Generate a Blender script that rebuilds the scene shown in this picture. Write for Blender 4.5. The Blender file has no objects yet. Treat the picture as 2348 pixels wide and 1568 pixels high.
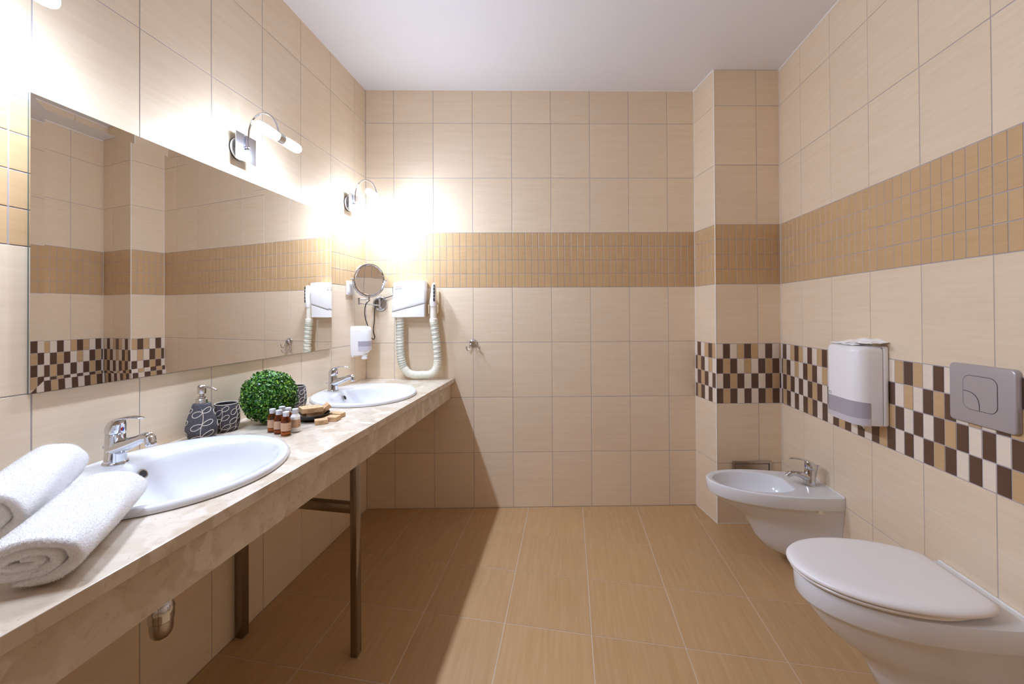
import bpy, bmesh, math, random
from mathutils import Vector, Matrix
random.seed(7)
PI = math.pi
S = bpy.context.scene
COL = S.collection

# ------------------------------------------------------------------ camera, world, exposure
TH = 0.2060                                  # the side walls run 11.8 degrees off the back wall's normal
cam_d = bpy.data.cameras.new('camera')
cam_d.sensor_width = 36.0
cam_d.lens = 934.9666 / 2348 * 36.0
cam_d.shift_x = (1174 - 1125.80) / 2348
cam_d.shift_y = (712.16 - 784) / 2348
cam_d.clip_start = 0.02
cam = bpy.data.objects.new('camera', cam_d)
COL.objects.link(cam)
_r = Vector((0.9821, 0.1880, -0.0052)); _dn = Vector((-0.0063, 0.0052, -1.0)); _f = Vector((-0.1880, 0.9821, 0.0063))
_f.normalize(); _r = (_r - _f * _r.dot(_f)).normalized(); _u = _r.cross(_f)
M = Matrix((_r, _u, -_f)).transposed().to_4x4()
M.translation = Vector((1.2725, 0.0, 1.2427))
cam.matrix_world = M
S.camera = cam

wd = bpy.data.worlds.new('world'); S.world = wd
wd.use_nodes = True
wd.node_tree.nodes['Background'].inputs[0].default_value = (0.9, 0.92, 1.0, 1)
wd.node_tree.nodes['Background'].inputs[1].default_value = 0.0

S.view_settings.view_transform = 'Standard'
S.view_settings.look = 'None'
S.view_settings.gamma = 1.0
S.view_settings.use_curve_mapping = False
S.view_settings.exposure = 3.42
LAMP_STRENGTH = 62.0
try:
    S.cycles.caustics_reflective = False
    S.cycles.caustics_refractive = False
    S.cycles.sample_clamp_indirect = 10.0
    S.cycles.max_bounces = 14
    S.cycles.diffuse_bounces = 8
    S.cycles.glossy_bounces = 6
    S.cycles.transmission_bounces = 8
except Exception:
    pass

# ------------------------------------------------------------------ materials
def lin(c):
    return tuple(((v / 255) / 12.92 if v / 255 <= 0.04045 else ((v / 255 + 0.055) / 1.055) ** 2.4) for v in c) + (1.0,)

MATS = {}
def mat(name, rgb=(200, 200, 200), rough=0.5, metal=0.0, trans=0.0, ior=1.5, coat=0.0, emit=None, estr=0.0, spec=0.5, sss=0.0, sheen=0.0):
    m = bpy.data.materials.new(name); m.use_nodes = True
    b = m.node_tree.nodes['Principled BSDF']
    b.inputs['Base Color'].default_value = lin(rgb)
    b.inputs['Roughness'].default_value = rough
    b.inputs['Metallic'].default_value = metal
    b.inputs['IOR'].default_value = ior
    b.inputs['Transmission Weight'].default_value = trans
    b.inputs['Coat Weight'].default_value = coat
    b.inputs['Specular IOR Level'].default_value = spec
    b.inputs['Sheen Weight'].default_value = sheen
    if emit:
        b.inputs['Emission Color'].default_value = emit
        b.inputs['Emission Strength'].default_value = estr
    MATS[name] = m
    return m

def N(m, t, **kw):
    n = m.node_tree.nodes.new(t)
    for k, v in kw.items():
        setattr(n, k, v)
    return n
def L(m, a, b):
    m.node_tree.links.new(a, b)

def streaky(m, rgb, amt, scale, rough=None, jitter=0.03, bump=0.0, hue2=None):
    """colour grain: noise stretched along one axis in world space, offset per piece, plus slight piece-to-piece tone"""
    b = m.node_tree.nodes['Principled BSDF']
    g = N(m, 'ShaderNodeNewGeometry'); oi = N(m, 'ShaderNodeObjectInfo')
    mp = N(m, 'ShaderNodeVectorMath', operation='MULTIPLY'); mp.inputs[1].default_value = scale
    L(m, g.outputs['Position'], mp.inputs[0])
    ro = N(m, 'ShaderNodeVectorMath', operation='MULTIPLY_ADD')
    ro.inputs[1].default_value = (37.0, 51.0, 43.0)
    cb = N(m, 'ShaderNodeCombineXYZ')
    for i in range(3):
        L(m, oi.outputs['Random'], cb.inputs[i])
    L(m, cb.outputs[0], ro.inputs[0]); L(m, mp.outputs[0], ro.inputs[2])
    nz = N(m, 'ShaderNodeTexNoise'); nz.inputs['Scale'].default_value = 1.0; nz.inputs['Detail'].default_value = 5.0
    nz.inputs['Roughness'].default_value = 0.62
    L(m, ro.outputs[0], nz.inputs['Vector'])
    mr = N(m, 'ShaderNodeMapRange'); mr.inputs['From Min'].default_value = 0.3; mr.inputs['From Max'].default_value = 0.7
    L(m, nz.outputs['Fac'], mr.inputs['Value'])
    mx = N(m, 'ShaderNodeMix', data_type='RGBA')
    c = lin(rgb); d = lin(hue2) if hue2 else tuple(v * (1 - amt) for v in c[:3]) + (1,)
    mx.inputs['A'].default_value = c; mx.inputs['B'].default_value = d
    L(m, mr.outputs['Result'], mx.inputs['Factor'])
    hv = N(m, 'ShaderNodeHueSaturation')
    jr = N(m, 'ShaderNodeMapRange'); jr.inputs['To Min'].default_value = 1 - jitter; jr.inputs['To Max'].default_value = 1 + jitter * 0.6
    L(m, oi.outputs['Random'], jr.inputs['Value']); L(m, jr.outputs['Result'], hv.inputs['Value'])
    L(m, mx.outputs['Result'], hv.inputs['Color']); L(m, hv.outputs['Color'], b.inputs['Base Color'])
    if bump:
        bp = N(m, 'ShaderNodeBump'); bp.inputs['Strength'].default_value = bump; bp.inputs['Distance'].default_value = 0.001
        L(m, nz.outputs['Fac'], bp.inputs['Height']); L(m, bp.outputs['Normal'], b.inputs['Normal'])

CREAM = (231, 213, 188); TAN = (202, 170, 128); BROWN = (98, 72, 57); FLOOR = (190, 156, 114)
streaky(mat('tile_cream', CREAM, 0.27), CREAM, 0.06, (4, 4, 70), bump=0.04, hue2=(225, 205, 177))
streaky(mat('tile_tan', TAN, 0.30), TAN, 0.1, (6, 6, 90), bump=0.04, hue2=(195, 161, 118))
streaky(mat('tile_brown', BROWN, 0.28), BROWN, 0.14, (6, 6, 90))
streaky(mat('tile_pale', (234, 220, 203), 0.27), (234, 220, 203), 0.05, (6, 6, 90))
streaky(mat('tile_floor', FLOOR, 0.36), FLOOR, 0.1, (75, 4, 4), jitter=0.035, bump=0.05, hue2=(179, 143, 100))
mat('grout_wall', (172, 166, 170), 0.8)
mat('grout_floor', (200, 184, 166), 0.85)
m = mat("ceiling_paint", (229, 229, 232), 0.75)
nz = N(m, 'ShaderNodeTexNoise'); nz.inputs['Scale'].default_value = 160
bp = N(m, 'ShaderNodeBump'); bp.inputs['Strength'].default_value = 0.05; bp.inputs['Distance'].default_value = 0.001
L(m, nz.outputs['Fac'], bp.inputs['Height']); L(m, bp.outputs['Normal'], m.node_tree.nodes['Principled BSDF'].inputs['Normal'])
mat('caulk', (238, 236, 236), 0.5)
mat('ceramic', (221, 222, 226), 0.10, coat=0.3)
mat('plastic_white', (240, 239, 240), 0.22)
mat('plastic_seat', (238, 235, 236), 0.25)
mat('plastic_ivory', (232, 226, 212), 0.35)
mat('plastic_cream', (226, 205, 168), 0.4)
mat('plastic_smoke', (184, 178, 188), 0.12, trans=0.15)
mat('plastic_smoke_light', (214, 208, 216), 0.15, trans=0.1)
mat('plastic_dark', (28, 27, 28), 0.4)
mat('cable_black', (22, 21, 24), 0.45)
mat('chrome', (215, 217, 222), 0.05, metal=1.0)
mat('chrome_satin', (196, 190, 186), 0.24, metal=1.0)
mat('plate_brushed', (206, 208, 216), 0.20, metal=1.0)
mat('steel_leg', (150, 138, 124), 0.20, metal=1.0)
mat('flush_metal', (184, 178, 182), 0.34, metal=0.4)
mat('groove_dark', (70, 64, 64), 0.5)
mat('mirror_silver', (236, 233, 229), 0.0, metal=1.0)
mat('mirror_edge', (92, 104, 100), 0.15)
mat('paper_white', (244, 242, 240), 0.9)
mat('ink_red', (190, 40, 58), 0.5); mat('ink_black', (52, 54, 62), 0.5); mat('ink_brown', (74, 50, 40), 0.7)
mat('dot_red', (200, 40, 30), 0.3); mat('dot_blue', (30, 90, 210), 0.3)
mat('hole_dark', (36, 32, 30), 0.6)
m = mat('lamp_glow', (255, 255, 255), 0.3, emit=(0.67, 0.785, 1.0, 1), estr=LAMP_STRENGTH)
# made-up glow pattern: tubes dimmed towards wall and ceiling to even out the brightness
g = N(m, 'ShaderNodeNewGeometry'); dt = N(m, 'ShaderNodeVectorMath', operation='DOT_PRODUCT'); dt.inputs[1].default_value = (0.56, 0.0, -0.83)
L(m, g.outputs['Normal'], dt.inputs[0])
mr = N(m, 'ShaderNodeMapRange', interpolation_type='SMOOTHSTEP'); mr.inputs['From Min'].default_value = -0.32; mr.inputs['From Max'].default_value = 0.9
mr.inputs['To Min'].default_value = LAMP_STRENGTH * 0.06; mr.inputs['To Max'].default_value = LAMP_STRENGTH
L(m, dt.outputs['Value'], mr.inputs['Value']); L(m, mr.outputs['Result'], m.node_tree.nodes['Principled BSDF'].inputs['Emission Strength'])
mat('black_dish', (34, 33, 36), 0.25)
mat('bottle_cap', (228, 226, 230), 0.25, trans=0.2)
mat('lotion', (240, 234, 228), 0.2)
mat('amber_glass', (196, 104, 36), 0.04, trans=0.95, ior=1.33)
mat('label_paper', (196, 158, 128), 0.75)
mat('label_text', (110, 78, 62), 0.75)
mat('scroll_line', (214, 202, 184), 0.6)

def kraft():
    m = mat('kraft_card', (205, 166, 124), 0.8)
    b = m.node_tree.nodes['Principled BSDF']
    g = N(m, 'ShaderNodeNewGeometry')
    nz = N(m, 'ShaderNodeTexNoise'); nz.inputs['Scale'].default_value = 420; nz.inputs['Detail'].default_value = 3
    L(m, g.outputs['Position'], nz.inputs['Vector'])
    cr = N(m, 'ShaderNodeValToRGB')
    cr.color_ramp.elements[0].position = 0.3; cr.color_ramp.elements[0].color = lin((194, 156, 116))
    cr.color_ramp.elements[1].position = 0.65; cr.color_ramp.elements[1].color = lin((208, 170, 129))
    L(m, nz.outputs['Fac'], cr.inputs[0]); L(m, cr.outputs[0], b.inputs['Base Color'])
kraft()

def clay():
    m = mat('black_clay', (66, 64, 70), 0.75)
    b = m.node_tree.nodes['Principled BSDF']
    tc = N(m, 'ShaderNodeTexCoord')
    nz = N(m, 'ShaderNodeTexNoise'); nz.inputs['Scale'].default_value = 260; nz.inputs['Detail'].default_value = 4
    L(m, tc.outputs['Object'], nz.inputs['Vector'])
    cr = N(m, 'ShaderNodeValToRGB')
    cr.color_ramp.elements[0].position = 0.3; cr.color_ramp.elements[0].color = lin((52, 50, 56))
    cr.color_ramp.elements[1].position = 0.75; cr.color_ramp.elements[1].color = lin((92, 88, 94))
    L(m, nz.outputs['Fac'], cr.inputs[0]); L(m, cr.outputs[0], b.inputs['Base Color'])
    bp = N(m, 'ShaderNodeBump'); bp.inputs['Strength'].default_value = 0.35; bp.inputs['Distance'].default_value = 0.001
    L(m, nz.outputs['Fac'], bp.inputs['Height']); L(m, bp.outputs['Normal'], b.inputs['Normal'])
clay()

def stone():
    m = mat('marble_beige', (222, 207, 186), 0.22)
    b = m.node_tree.nodes['Principled BSDF']
    g = N(m, 'ShaderNodeNewGeometry')
    n0 = N(m, 'ShaderNodeTexNoise'); n0.inputs['Scale'].default_value = 9; n0.inputs['Detail'].default_value = 3
    L(m, g.outputs['Position'], n0.inputs['Vector'])
    va = N(m, 'ShaderNodeVectorMath', operation='MULTIPLY_ADD'); va.inputs[1].default_value = (0.10, 0.10, 0.10)
    L(m, n0.outputs['Color'], va.inputs[0]); L(m, g.outputs['Position'], va.inputs[2])
    vo = N(m, 'ShaderNodeTexVoronoi', feature='SMOOTH_F1'); vo.inputs['Scale'].default_value = 19; vo.inputs['Smoothness'].default_value = 0.35
    L(m, va.outputs[0], vo.inputs['Vector'])
    sep = N(m, 'ShaderNodeSeparateColor'); L(m, vo.outputs['Color'], sep.inputs[0])
    cr = N(m, 'ShaderNodeValToRGB'); e = cr.color_ramp.elements
    e[0].position = 0.1; e[0].color = lin((196, 180, 159)); e[1].position = 0.9; e[1].color = lin((216, 205, 191))
    k = e.new(0.5); k.color = lin((207, 193, 175))
    L(m, sep.outputs[0], cr.inputs[0])
    n1 = N(m, 'ShaderNodeTexNoise'); n1.inputs['Scale'].default_value = 38; n1.inputs['Detail'].default_value = 6; n1.inputs['Roughness'].default_value = 0.7
    L(m, va.outputs[0], n1.inputs['Vector'])
    c2 = N(m, 'ShaderNodeValToRGB'); e = c2.color_ramp.elements
    e[0].position = 0.30; e[0].color = lin((196, 174, 148)); e[1].position = 0.50; e[1].color = (1, 1, 1, 1)
    L(m, n1.outputs['Fac'], c2.inputs[0])
    mx = N(m, 'ShaderNodeMix', data_type='RGBA', blend_type='MULTIPLY'); mx.inputs['Factor'].default_value = 0.34
    L(m, cr.outputs[0], mx.inputs['A']); L(m, c2.outputs[0], mx.inputs['B'])
    n2 = N(m, 'ShaderNodeTexNoise'); n2.inputs['Scale'].default_value = 70; n2.inputs['Detail'].default_value = 2
    L(m, g.outputs['Position'], n2.inputs['Vector'])
    c3 = N(m, 'ShaderNodeValToRGB'); e = c3.color_ramp.elements
    e[0].position = 0.27; e[0].color = lin((120, 92, 66)); e[1].position = 0.31; e[1].color = (1, 1, 1, 1)
    L(m, n2.outputs['Fac'], c3.inputs[0])
    m2 = N(m, 'ShaderNodeMix', data_type='RGBA', blend_type='MULTIPLY'); m2.inputs['Factor'].default_value = 0.28
    L(m, mx.outputs['Result'], m2.inputs['A']); L(m, c3.outputs[0], m2.inputs['B'])
    L(m, m2.outputs['Result'], b.inputs['Base Color'])
stone()

def leafmat():
    m = mat('leaf_green', (70, 130, 30), 0.32)
    b = m.node_tree.nodes['Principled BSDF']
    g = N(m, 'ShaderNodeNewGeometry')
    cr = N(m, 'ShaderNodeValToRGB'); e = cr.color_ramp.elements
    e[0].position = 0.0; e[0].color = lin((26, 68, 24)); e[1].position = 1.0; e[1].color = lin((148, 188, 60))
    k = e.new(0.45); k.color = lin((54, 110, 32)); k = e.new(0.78); k.color = lin((92, 150, 44))
    L(m, g.outputs['Random Per Island'], cr.inputs[0]); L(m, cr.outputs[0], b.inputs['Base Color'])
leafmat()
mat('leaf_core', (22, 44, 20), 0.8)

def towelmat():
    m = mat('terry_white', (232, 230, 230), 0.95, sheen=0.3)
    b = m.node_tree.nodes['Principled BSDF']
    g = N(m, 'ShaderNodeNewGeometry')
    nz = N(m, 'ShaderNodeTexNoise'); nz.inputs['Scale'].default_value = 330; nz.inputs['Detail'].default_value = 3
    L(m, g.outputs['Position'], nz.inputs['Vector'])
    bp = N(m, 'ShaderNodeBump'); bp.inputs['Strength'].default_value = 0.6; bp.inputs['Distance'].default_value = 0.002
    L(m, nz.outputs['Fac'], bp.inputs['Height']); L(m, bp.outputs['Normal'], b.inputs['Normal'])
towelmat()

m = bpy.data.materials.new('terry_pile'); m.use_nodes = True; MATS['terry_pile'] = m
nt = m.node_tree; nt.nodes.remove(nt.nodes['Principled BSDF'])
d_ = N(m, 'ShaderNodeBsdfDiffuse'); d_.inputs[0].default_value = lin((232, 230, 230))
t_ = N(m, 'ShaderNodeBsdfTranslucent'); t_.inputs[0].default_value = lin((232, 230, 230))
x_ = N(m, 'ShaderNodeMixShader'); x_.inputs[0].default_value = 0.5
L(m, d_.outputs[0], x_.inputs[1]); L(m, t_.outputs[0], x_.inputs[2]); L(m, x_.outputs[0], nt.nodes['Material Output'].inputs['Surface'])

def hosemat():
    m = mat('hose_ivory', (224, 222, 206), 0.4)
hosemat()
mat('hose_grey', (150, 158, 150), 0.45)

# ------------------------------------------------------------------ mesh helpers
def finish(me, smooth=True, angle=35):
    if smooth:
        me.polygons.foreach_set('use_smooth', [True] * len(me.polygons))
        me.set_sharp_from_angle(angle=math.radians(angle))
    me.update()
    return me

def to_obj(name, bm, material, parent=None, smooth=True, angle=35, loc=None, rot=None):
    if isinstance(bm, bpy.types.Mesh):
        me = bm
    else:
        me = bpy.data.meshes.new(name); bm.to_mesh(me); bm.free()
        finish(me, smooth, angle)
    if material and not me.materials:
        me.materials.append(MATS[material])
    o = bpy.data.objects.new(name, me); COL.objects.link(o)
    if loc is not None: o.location = loc
    if rot is not None: o.rotation_euler = rot
    if parent: o.parent = parent
    return o

def tag(o, label=None, cat=None, group=None, kind=None):
    if label: o['label'] = label
    if cat: o['category'] = cat
    if group: o['group'] = group
    if kind: o['kind'] = kind
    return o

def thing(name, label, cat, loc=(0, 0, 0), rotz=0.0, group=None):
    o = bpy.data.objects.new(name, None); COL.objects.link(o)
    o.empty_display_size = 0.05
    o.location = loc; o.rotation_euler = (0, 0, rotz)
    return tag(o, label, cat, group)

def bm_box(x0, x1, y0, y1, z0, z1, bevel=0.0, seg=2, bm=None):
    own = bm is None
    b = bmesh.new()
    bmesh.ops.create_cube(b, size=1.0)
    for v in b.verts:
        v.co = Vector(((x0 + x1) / 2 + v.co.x * (x1 - x0), (y0 + y1) / 2 + v.co.y * (y1 - y0), (z0 + z1) / 2 + v.co.z * (z1 - z0)))
    if bevel > 0:
        bmesh.ops.bevel(b, geom=b.edges[:], offset=bevel, segments=seg, profile=0.5, affect='EDGES')
    if own: return b
    merge(bm, b); return bm

def merge(dst, src, mtx=None):
    me = bpy.data.meshes.new('tmp'); src.to_mesh(me); src.free()
    if mtx: me.transform(mtx)
    dst.from_mesh(me); bpy.data.meshes.remove(me)
    return dst

def loft(rings, cap0=True, cap1=True, closed=True, bm=None):
    bm = bm or bmesh.new()
    R = [[bm.verts.new(p) for p in r] for r in rings]
    n = len(rings[0])
    for a, b in zip(R[:-1], R[1:]):
        for i in range(n if closed else n - 1):
            j = (i + 1) % n
            bm.faces.new((a[i], a[j], b[j], b[i]))
    if cap0: bm.faces.new(list(reversed(R[0])))
    if cap1: bm.faces.new(R[-1])
    bmesh.ops.recalc_face_normals(bm, faces=bm.faces[:])
    return bm

def ellipse(cx, cy, z, rx, ry, n=48, p=2.0, ph=0.0):
    out = []
    for i in range(n):
        a = 2 * PI * i / n + ph
        c, s = math.cos(a), math.sin(a)
        out.append(Vector((cx + rx * math.copysign(abs(c) ** (2 / p), c), cy + ry * math.copysign(abs(s) ** (2 / p), s), z)))
    return out

def lathe(prof, n=32, cx=0, cy=0, cap0=True, cap1=True, bm=None):
    return loft([ellipse(cx, cy, z, max(r, 1e-5), max(r, 1e-5), n) for r, z in prof], cap0, cap1, bm=bm)

def smooth_path(pts, n=8):
    """Catmull-Rom through the points"""
    P = [Vector(p) for p in pts]
    P = [P[0] * 2 - P[1]] + P + [P[-1] * 2 - P[-2]]
    out = []
    for i in range(1, len(P) - 2):
        for k in range(n):
            t = k / n
            a, b, c, d = P[i - 1], P[i], P[i + 1], P[i + 2]
            out.append(0.5 * ((2 * b) + (c - a) * t + (2 * a - 5 * b + 4 * c - d) * t * t + (3 * b - a - 3 * c + d) * t ** 3))
    out.append(P[-2])
    return out

def tube(path, r, n=10, caps=True, sx=1.0, sy=1.0, up=None, bm=None, closed=False):
    P = [Vector(p) for p in path]; m = len(P)
    T = []
    for i in range(m):
        if closed: t = P[(i + 1) % m] - P[i - 1]
        else: t = P[min(i + 1, m - 1)] - P[max(i - 1, 0)]
        T.append(t.normalized())
    up = Vector(up) if up else (Vector((0, 0, 1)) if abs(T[0].z) < 0.9 else Vector((1, 0, 0)))
    X = (up - T[0] * up.dot(T[0])).normalized()
    rings = []
    for i in range(m):
        X = (X - T[i] * X.dot(T[i])).normalized()
        Y = T[i].cross(X)
        rr = r[i] if isinstance(r, (list, tuple)) else r
        rings.append([P[i] + X * (math.cos(2 * PI * k / n) * rr * sx) + Y * (math.sin(2 * PI * k / n) * rr * sy) for k in range(n)])
    if closed: rings.append(rings[0])
    b = loft(rings, caps and not closed, caps and not closed)
    if closed: bmesh.ops.remove_doubles(b, verts=b.verts[:], dist=1e-6)
    if bm is not None: merge(bm, b); return bm
    return b

def prism(poly, z0, z1, bevel=0.0):
    bm = loft([[Vector((x, y, z0)) for x, y in poly], [Vector((x, y, z1)) for x, y in poly]])
    if bevel: bmesh.ops.bevel(bm, geom=bm.edges[:], offset=bevel, segments=2, profile=0.5, affect='EDGES')
    return bm

def text_mesh(body, size, shear=0.0, extrude=0.0002):
    c = bpy.data.curves.new('txt', 'FONT'); c.body = body; c.size = size; c.shear = shear; c.extrude = extrude
    c.align_x = 'CENTER'; c.align_y = 'CENTER'
    o = bpy.data.objects.new('txt', c); COL.objects.link(o)
    me = bpy.data.meshes.new_from_object(o)
    bpy.data.objects.remove(o); bpy.data.curves.remove(c)
    me.materials.clear()
    return me

# ------------------------------------------------------------------ room frame
H = 2.678
SN, CS = math.sin(TH), math.cos(TH)
OB = Vector((0.0, 2.406, 0)); TB = Vector((CS, SN, 0)); NB = Vector((SN, -CS, 0))   # back wall: origin, along, out into the room
def BW(s, out, z): return OB + TB * s + NB * out + Vector((0, 0, z))
ROTB = TH                                       # local x along the back wall, local -y into the room
XR = 2.5044
PF = Vector((2.1220, 2.6117, 0)); PR = Vector((XR, 2.6916, 0)); PB = Vector((2.0744, 2.8394, 0))
YF = -2.1
GD = 0.0013                                     # joints lie this far behind the tile faces
ROWS = [0.0, 0.3517, 0.7037, 1.0557, 1.4077, 1.7597, 2.1117, 2.4637, H]
W = 0.252; GAP = 0.0030; FGAP = 0.0036

def struct(name, bm, material, label, cat, smooth=False):
    o = to_obj(name, bm, material, smooth=smooth)
    return tag(o, label, cat, kind='structure')

wall_left = struct('wall_left', bm_box(-0.15, -GD, YF, 2.406 + 0.1, 0, H), 'grout_wall', 'cream tiled wall carrying the big mirror and the lamps', 'wall')
wall_back = struct('wall_back', prism([(BW(-0.1, -GD, 0).x, BW(-0.1, -GD, 0).y), (BW(2.4, -GD, 0).x, BW(2.4, -GD, 0).y),
                                       (BW(2.4, -0.15, 0).x, BW(2.4, -0.15, 0).y), (BW(-0.1, -0.15, 0).x, BW(-0.1, -0.15, 0).y)], 0, H),
                   'grout_wall', 'cream tiled end wall with a tan mosaic band behind the hair dryer', 'wall')
wall_right = struct('wall_right', bm_box(XR + GD, XR + 0.15, YF, 2.95, 0, H), 'grout_wall', 'cream tiled wall with checkered brown band behind the toilet', 'wall')
pl = TB * 1.0; pn = NB * -1.0
c0 = PF + TB * GD + NB * -GD; c1 = PR + TB * 0.05 + NB * -GD; c2 = c1 - NB * 0.3; c3 = c0 - NB * 0.3
wall_pier = struct('wall_pier', prism([(p.x, p.y) for p in (c0, c1, c2, c3)], 0, H), 'grout_wall', 'tiled boxed out pier in the corner beside the bidet', 'wall')
wall_front = struct('wall_front', bm_box(-0.15, XR + 0.15, YF - 0.15, YF, 0, H), 'tile_cream', 'plain cream wall behind the camera', 'wall')
ceiling = struct('ceiling', bm_box(-0.2, XR + 0.2, YF - 0.2, 3.1, H, H + 0.12), 'ceiling_paint', 'smooth white painted ceiling', 'ceiling')
floor = struct('floor', bm_box(-0.2, XR + 0.2, YF - 0.2, 3.1, -0.12, -GD), 'grout_floor', 'tan square tiled bathroom floor with pale joints', 'floor')

# ------------------------------------------------------------------ tiles
TILE_CACHE = {}
def tile_mesh(w, h, material):
    k = (round(w, 4), round(h, 4), material)
    if k in TILE_CACHE: return TILE_CACHE[k]
    ch = 0.0007; t = 0.004
    a, b = w / 2, h / 2
    v = []
    for (x, z, y) in ((a, b, t), (a, b, ch), (a - ch, b - ch, 0.0)):
        v += [(-x, y, -z), (x, y, -z), (x, y, z), (-x, y, z)]
    f = []
    for r in (0, 4):
        for i in range(4):
            j = (i + 1) % 4
            f.append((r + i, r + j, r + 4 + j, r + 4 + i))
    f.append((8, 9, 10, 11))
    me = bpy.data.meshes.new('tile'); me.from_pydata(v, [], f); me.materials.append(MATS[material]); me.update()
    TILE_CACHE[k] = me
    return me

def put_tile(name, wall, o, u, n, u0, u1, z0, z1, material, jit=0.0):
    w, h = u1 - u0 - GAP, z1 - z0 - GAP
    if w < 0.004 or h < 0.004: return
    p = o + u * ((u0 + u1) / 2) + Vector((0, 0, (z0 + z1) / 2)) + n * random.uniform(-jit, jit)
    ob = bpy.data.objects.new(name, tile_mesh(w, h, material)); COL.objects.link(ob)
    ob.location = p; ob.rotation_euler = (0, 0, math.atan2(n.y, n.x) + PI / 2)
    ob.parent = wall

PATTERN = ['CDCTDT', 'DTDCTC', 'CDTDCD', 'DTDCDC']     # rows from the top
PM = {'C': 'tile_pale', 'D': 'tile_brown', 'T': 'tile_tan'}

def stuff_mesh(name, wall, o, u, n, pieces):
    vs, fs, mi = [], [], []
    used = []
    for (u0, u1, z0, z1, material) in pieces:
        src = tile_mesh(u1 - u0 - GAP, z1 - z0 - GAP, material)
        rot = Matrix.Rotation(math.atan2(n.y, n.x) + PI / 2, 4, 'Z')
        p = o + u * ((u0 + u1) / 2) + Vector((0, 0, (z0 + z1) / 2))
        k = len(vs)
        if material not in used: used.append(material)
        vs += [tuple(p + rot @ v.co) for v in src.vertices]
        for f in src.polygons:
            fs.append([k + i for i in f.vertices]); mi.append(used.index(material))
    if not vs: return
    me = bpy.data.meshes.new(name); me.from_pydata(vs, [], fs)
    for mm in used: me.materials.append(MATS[mm])
    me.polygons.foreach_set('material_index', mi); me.update()
    ob = bpy.data.objects.new(name, me); COL.objects.link(ob); ob.parent = wall
    ob['kind'] = 'stuff'

def tile_wall(wall, o, u, n, sheets, lo, hi, bands, indiv, skip=None):
    """sheets: nominal (a, b) tile columns along u; bands: row index -> 'plain'|'mosaic'|'checker'; indiv(u) says whether a mosaic piece is its own object"""
    rest = []
    for (a, b) in sheets:
        l, h_ = max(min(a, b), lo), min(max(a, b), hi)
        if h_ - l < 0.006: continue
        for r in range(8):
            z0, z1 = ROWS[r], ROWS[r + 1]
            kind = bands.get(r, 'plain')
            if skip and skip((l + h_) / 2, r) and kind == 'plain' and False: continue
            if kind == 'plain':
                put_tile('wall_tile', wall, o, u, n, l, h_, z0, z1, 'tile_cream', 0.0003)
            else:
                for i in range(6):
                    p0 = a + (b - a) * i / 6; p1 = a + (b - a) * (i + 1) / 6
                    q0, q1 = max(min(p0, p1), lo), min(max(p0, p1), hi)
                    if q1 - q0 < 0.006: continue
                    if skip and skip((q0 + q1) / 2, r): continue
                    for j in range(4):
                        y1 = z1 - (z1 - z0) * j / 4; y0 = z1 - (z1 - z0) * (j + 1) / 4
                        mm = 'tile_tan' if kind == 'mosaic' else PM[PATTERN[j][i]]
                        if indiv((q0 + q1) / 2):
                            put_tile('mosaic_tile' if kind == 'mosaic' else 'checker_tile', wall, o, u, n, q0, q1, y0, y1, mm, 0.0002)
                        else:
                            rest.append((q0, q1, y0, y1, mm))
    stuff_mesh('mosaic_field', wall, o, u, n, rest)

Y = Vector((0, 1, 0)); X = Vector((1, 0, 0))
# left wall, along +y
js = [2.2693 - W * k for k in range(-1, 18)]
tile_wall(wall_left, Vector((0, 0, 0)), Y, X, [(j - W, j) for j in js], YF, 2.406, {4: 'mosaic'},
          lambda y: y > 0.35, skip=lambda y, r: r == 4 and 0.80 < y < 1.95)
# right wall, sheets numbered from the far corner towards the camera
js = [2.4685 - W * k for k in range(-1, 19)]
tile_wall(wall_right, Vector((XR, 0, 0)), Y, -X, [(j, j - W) for j in js], YF, 2.6916, {4: 'mosaic', 2: 'checker'}, lambda y: y > 1.15)
# back wall
tile_wall(wall_back, OB, TB, NB, [(0.1799 + W * (k - 1), 0.1799 + W * k) for k in range(0, 10)], 0.0, 2.1192, {4: 'mosaic'}, lambda s: True)
# pier, front and side
tile_wall(wall_pier, PF, TB, NB, [(0, W), (W, 2 * W)], 0, 0.3907, {4: 'mosaic', 2: 'checker'}, lambda s: True)
tile_wall(wall_pier, PF, NB * -1, TB * -1, [(W, 0)], 0, 0.2327, {4: 'mosaic', 2: 'checker'}, lambda s: True)

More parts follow.
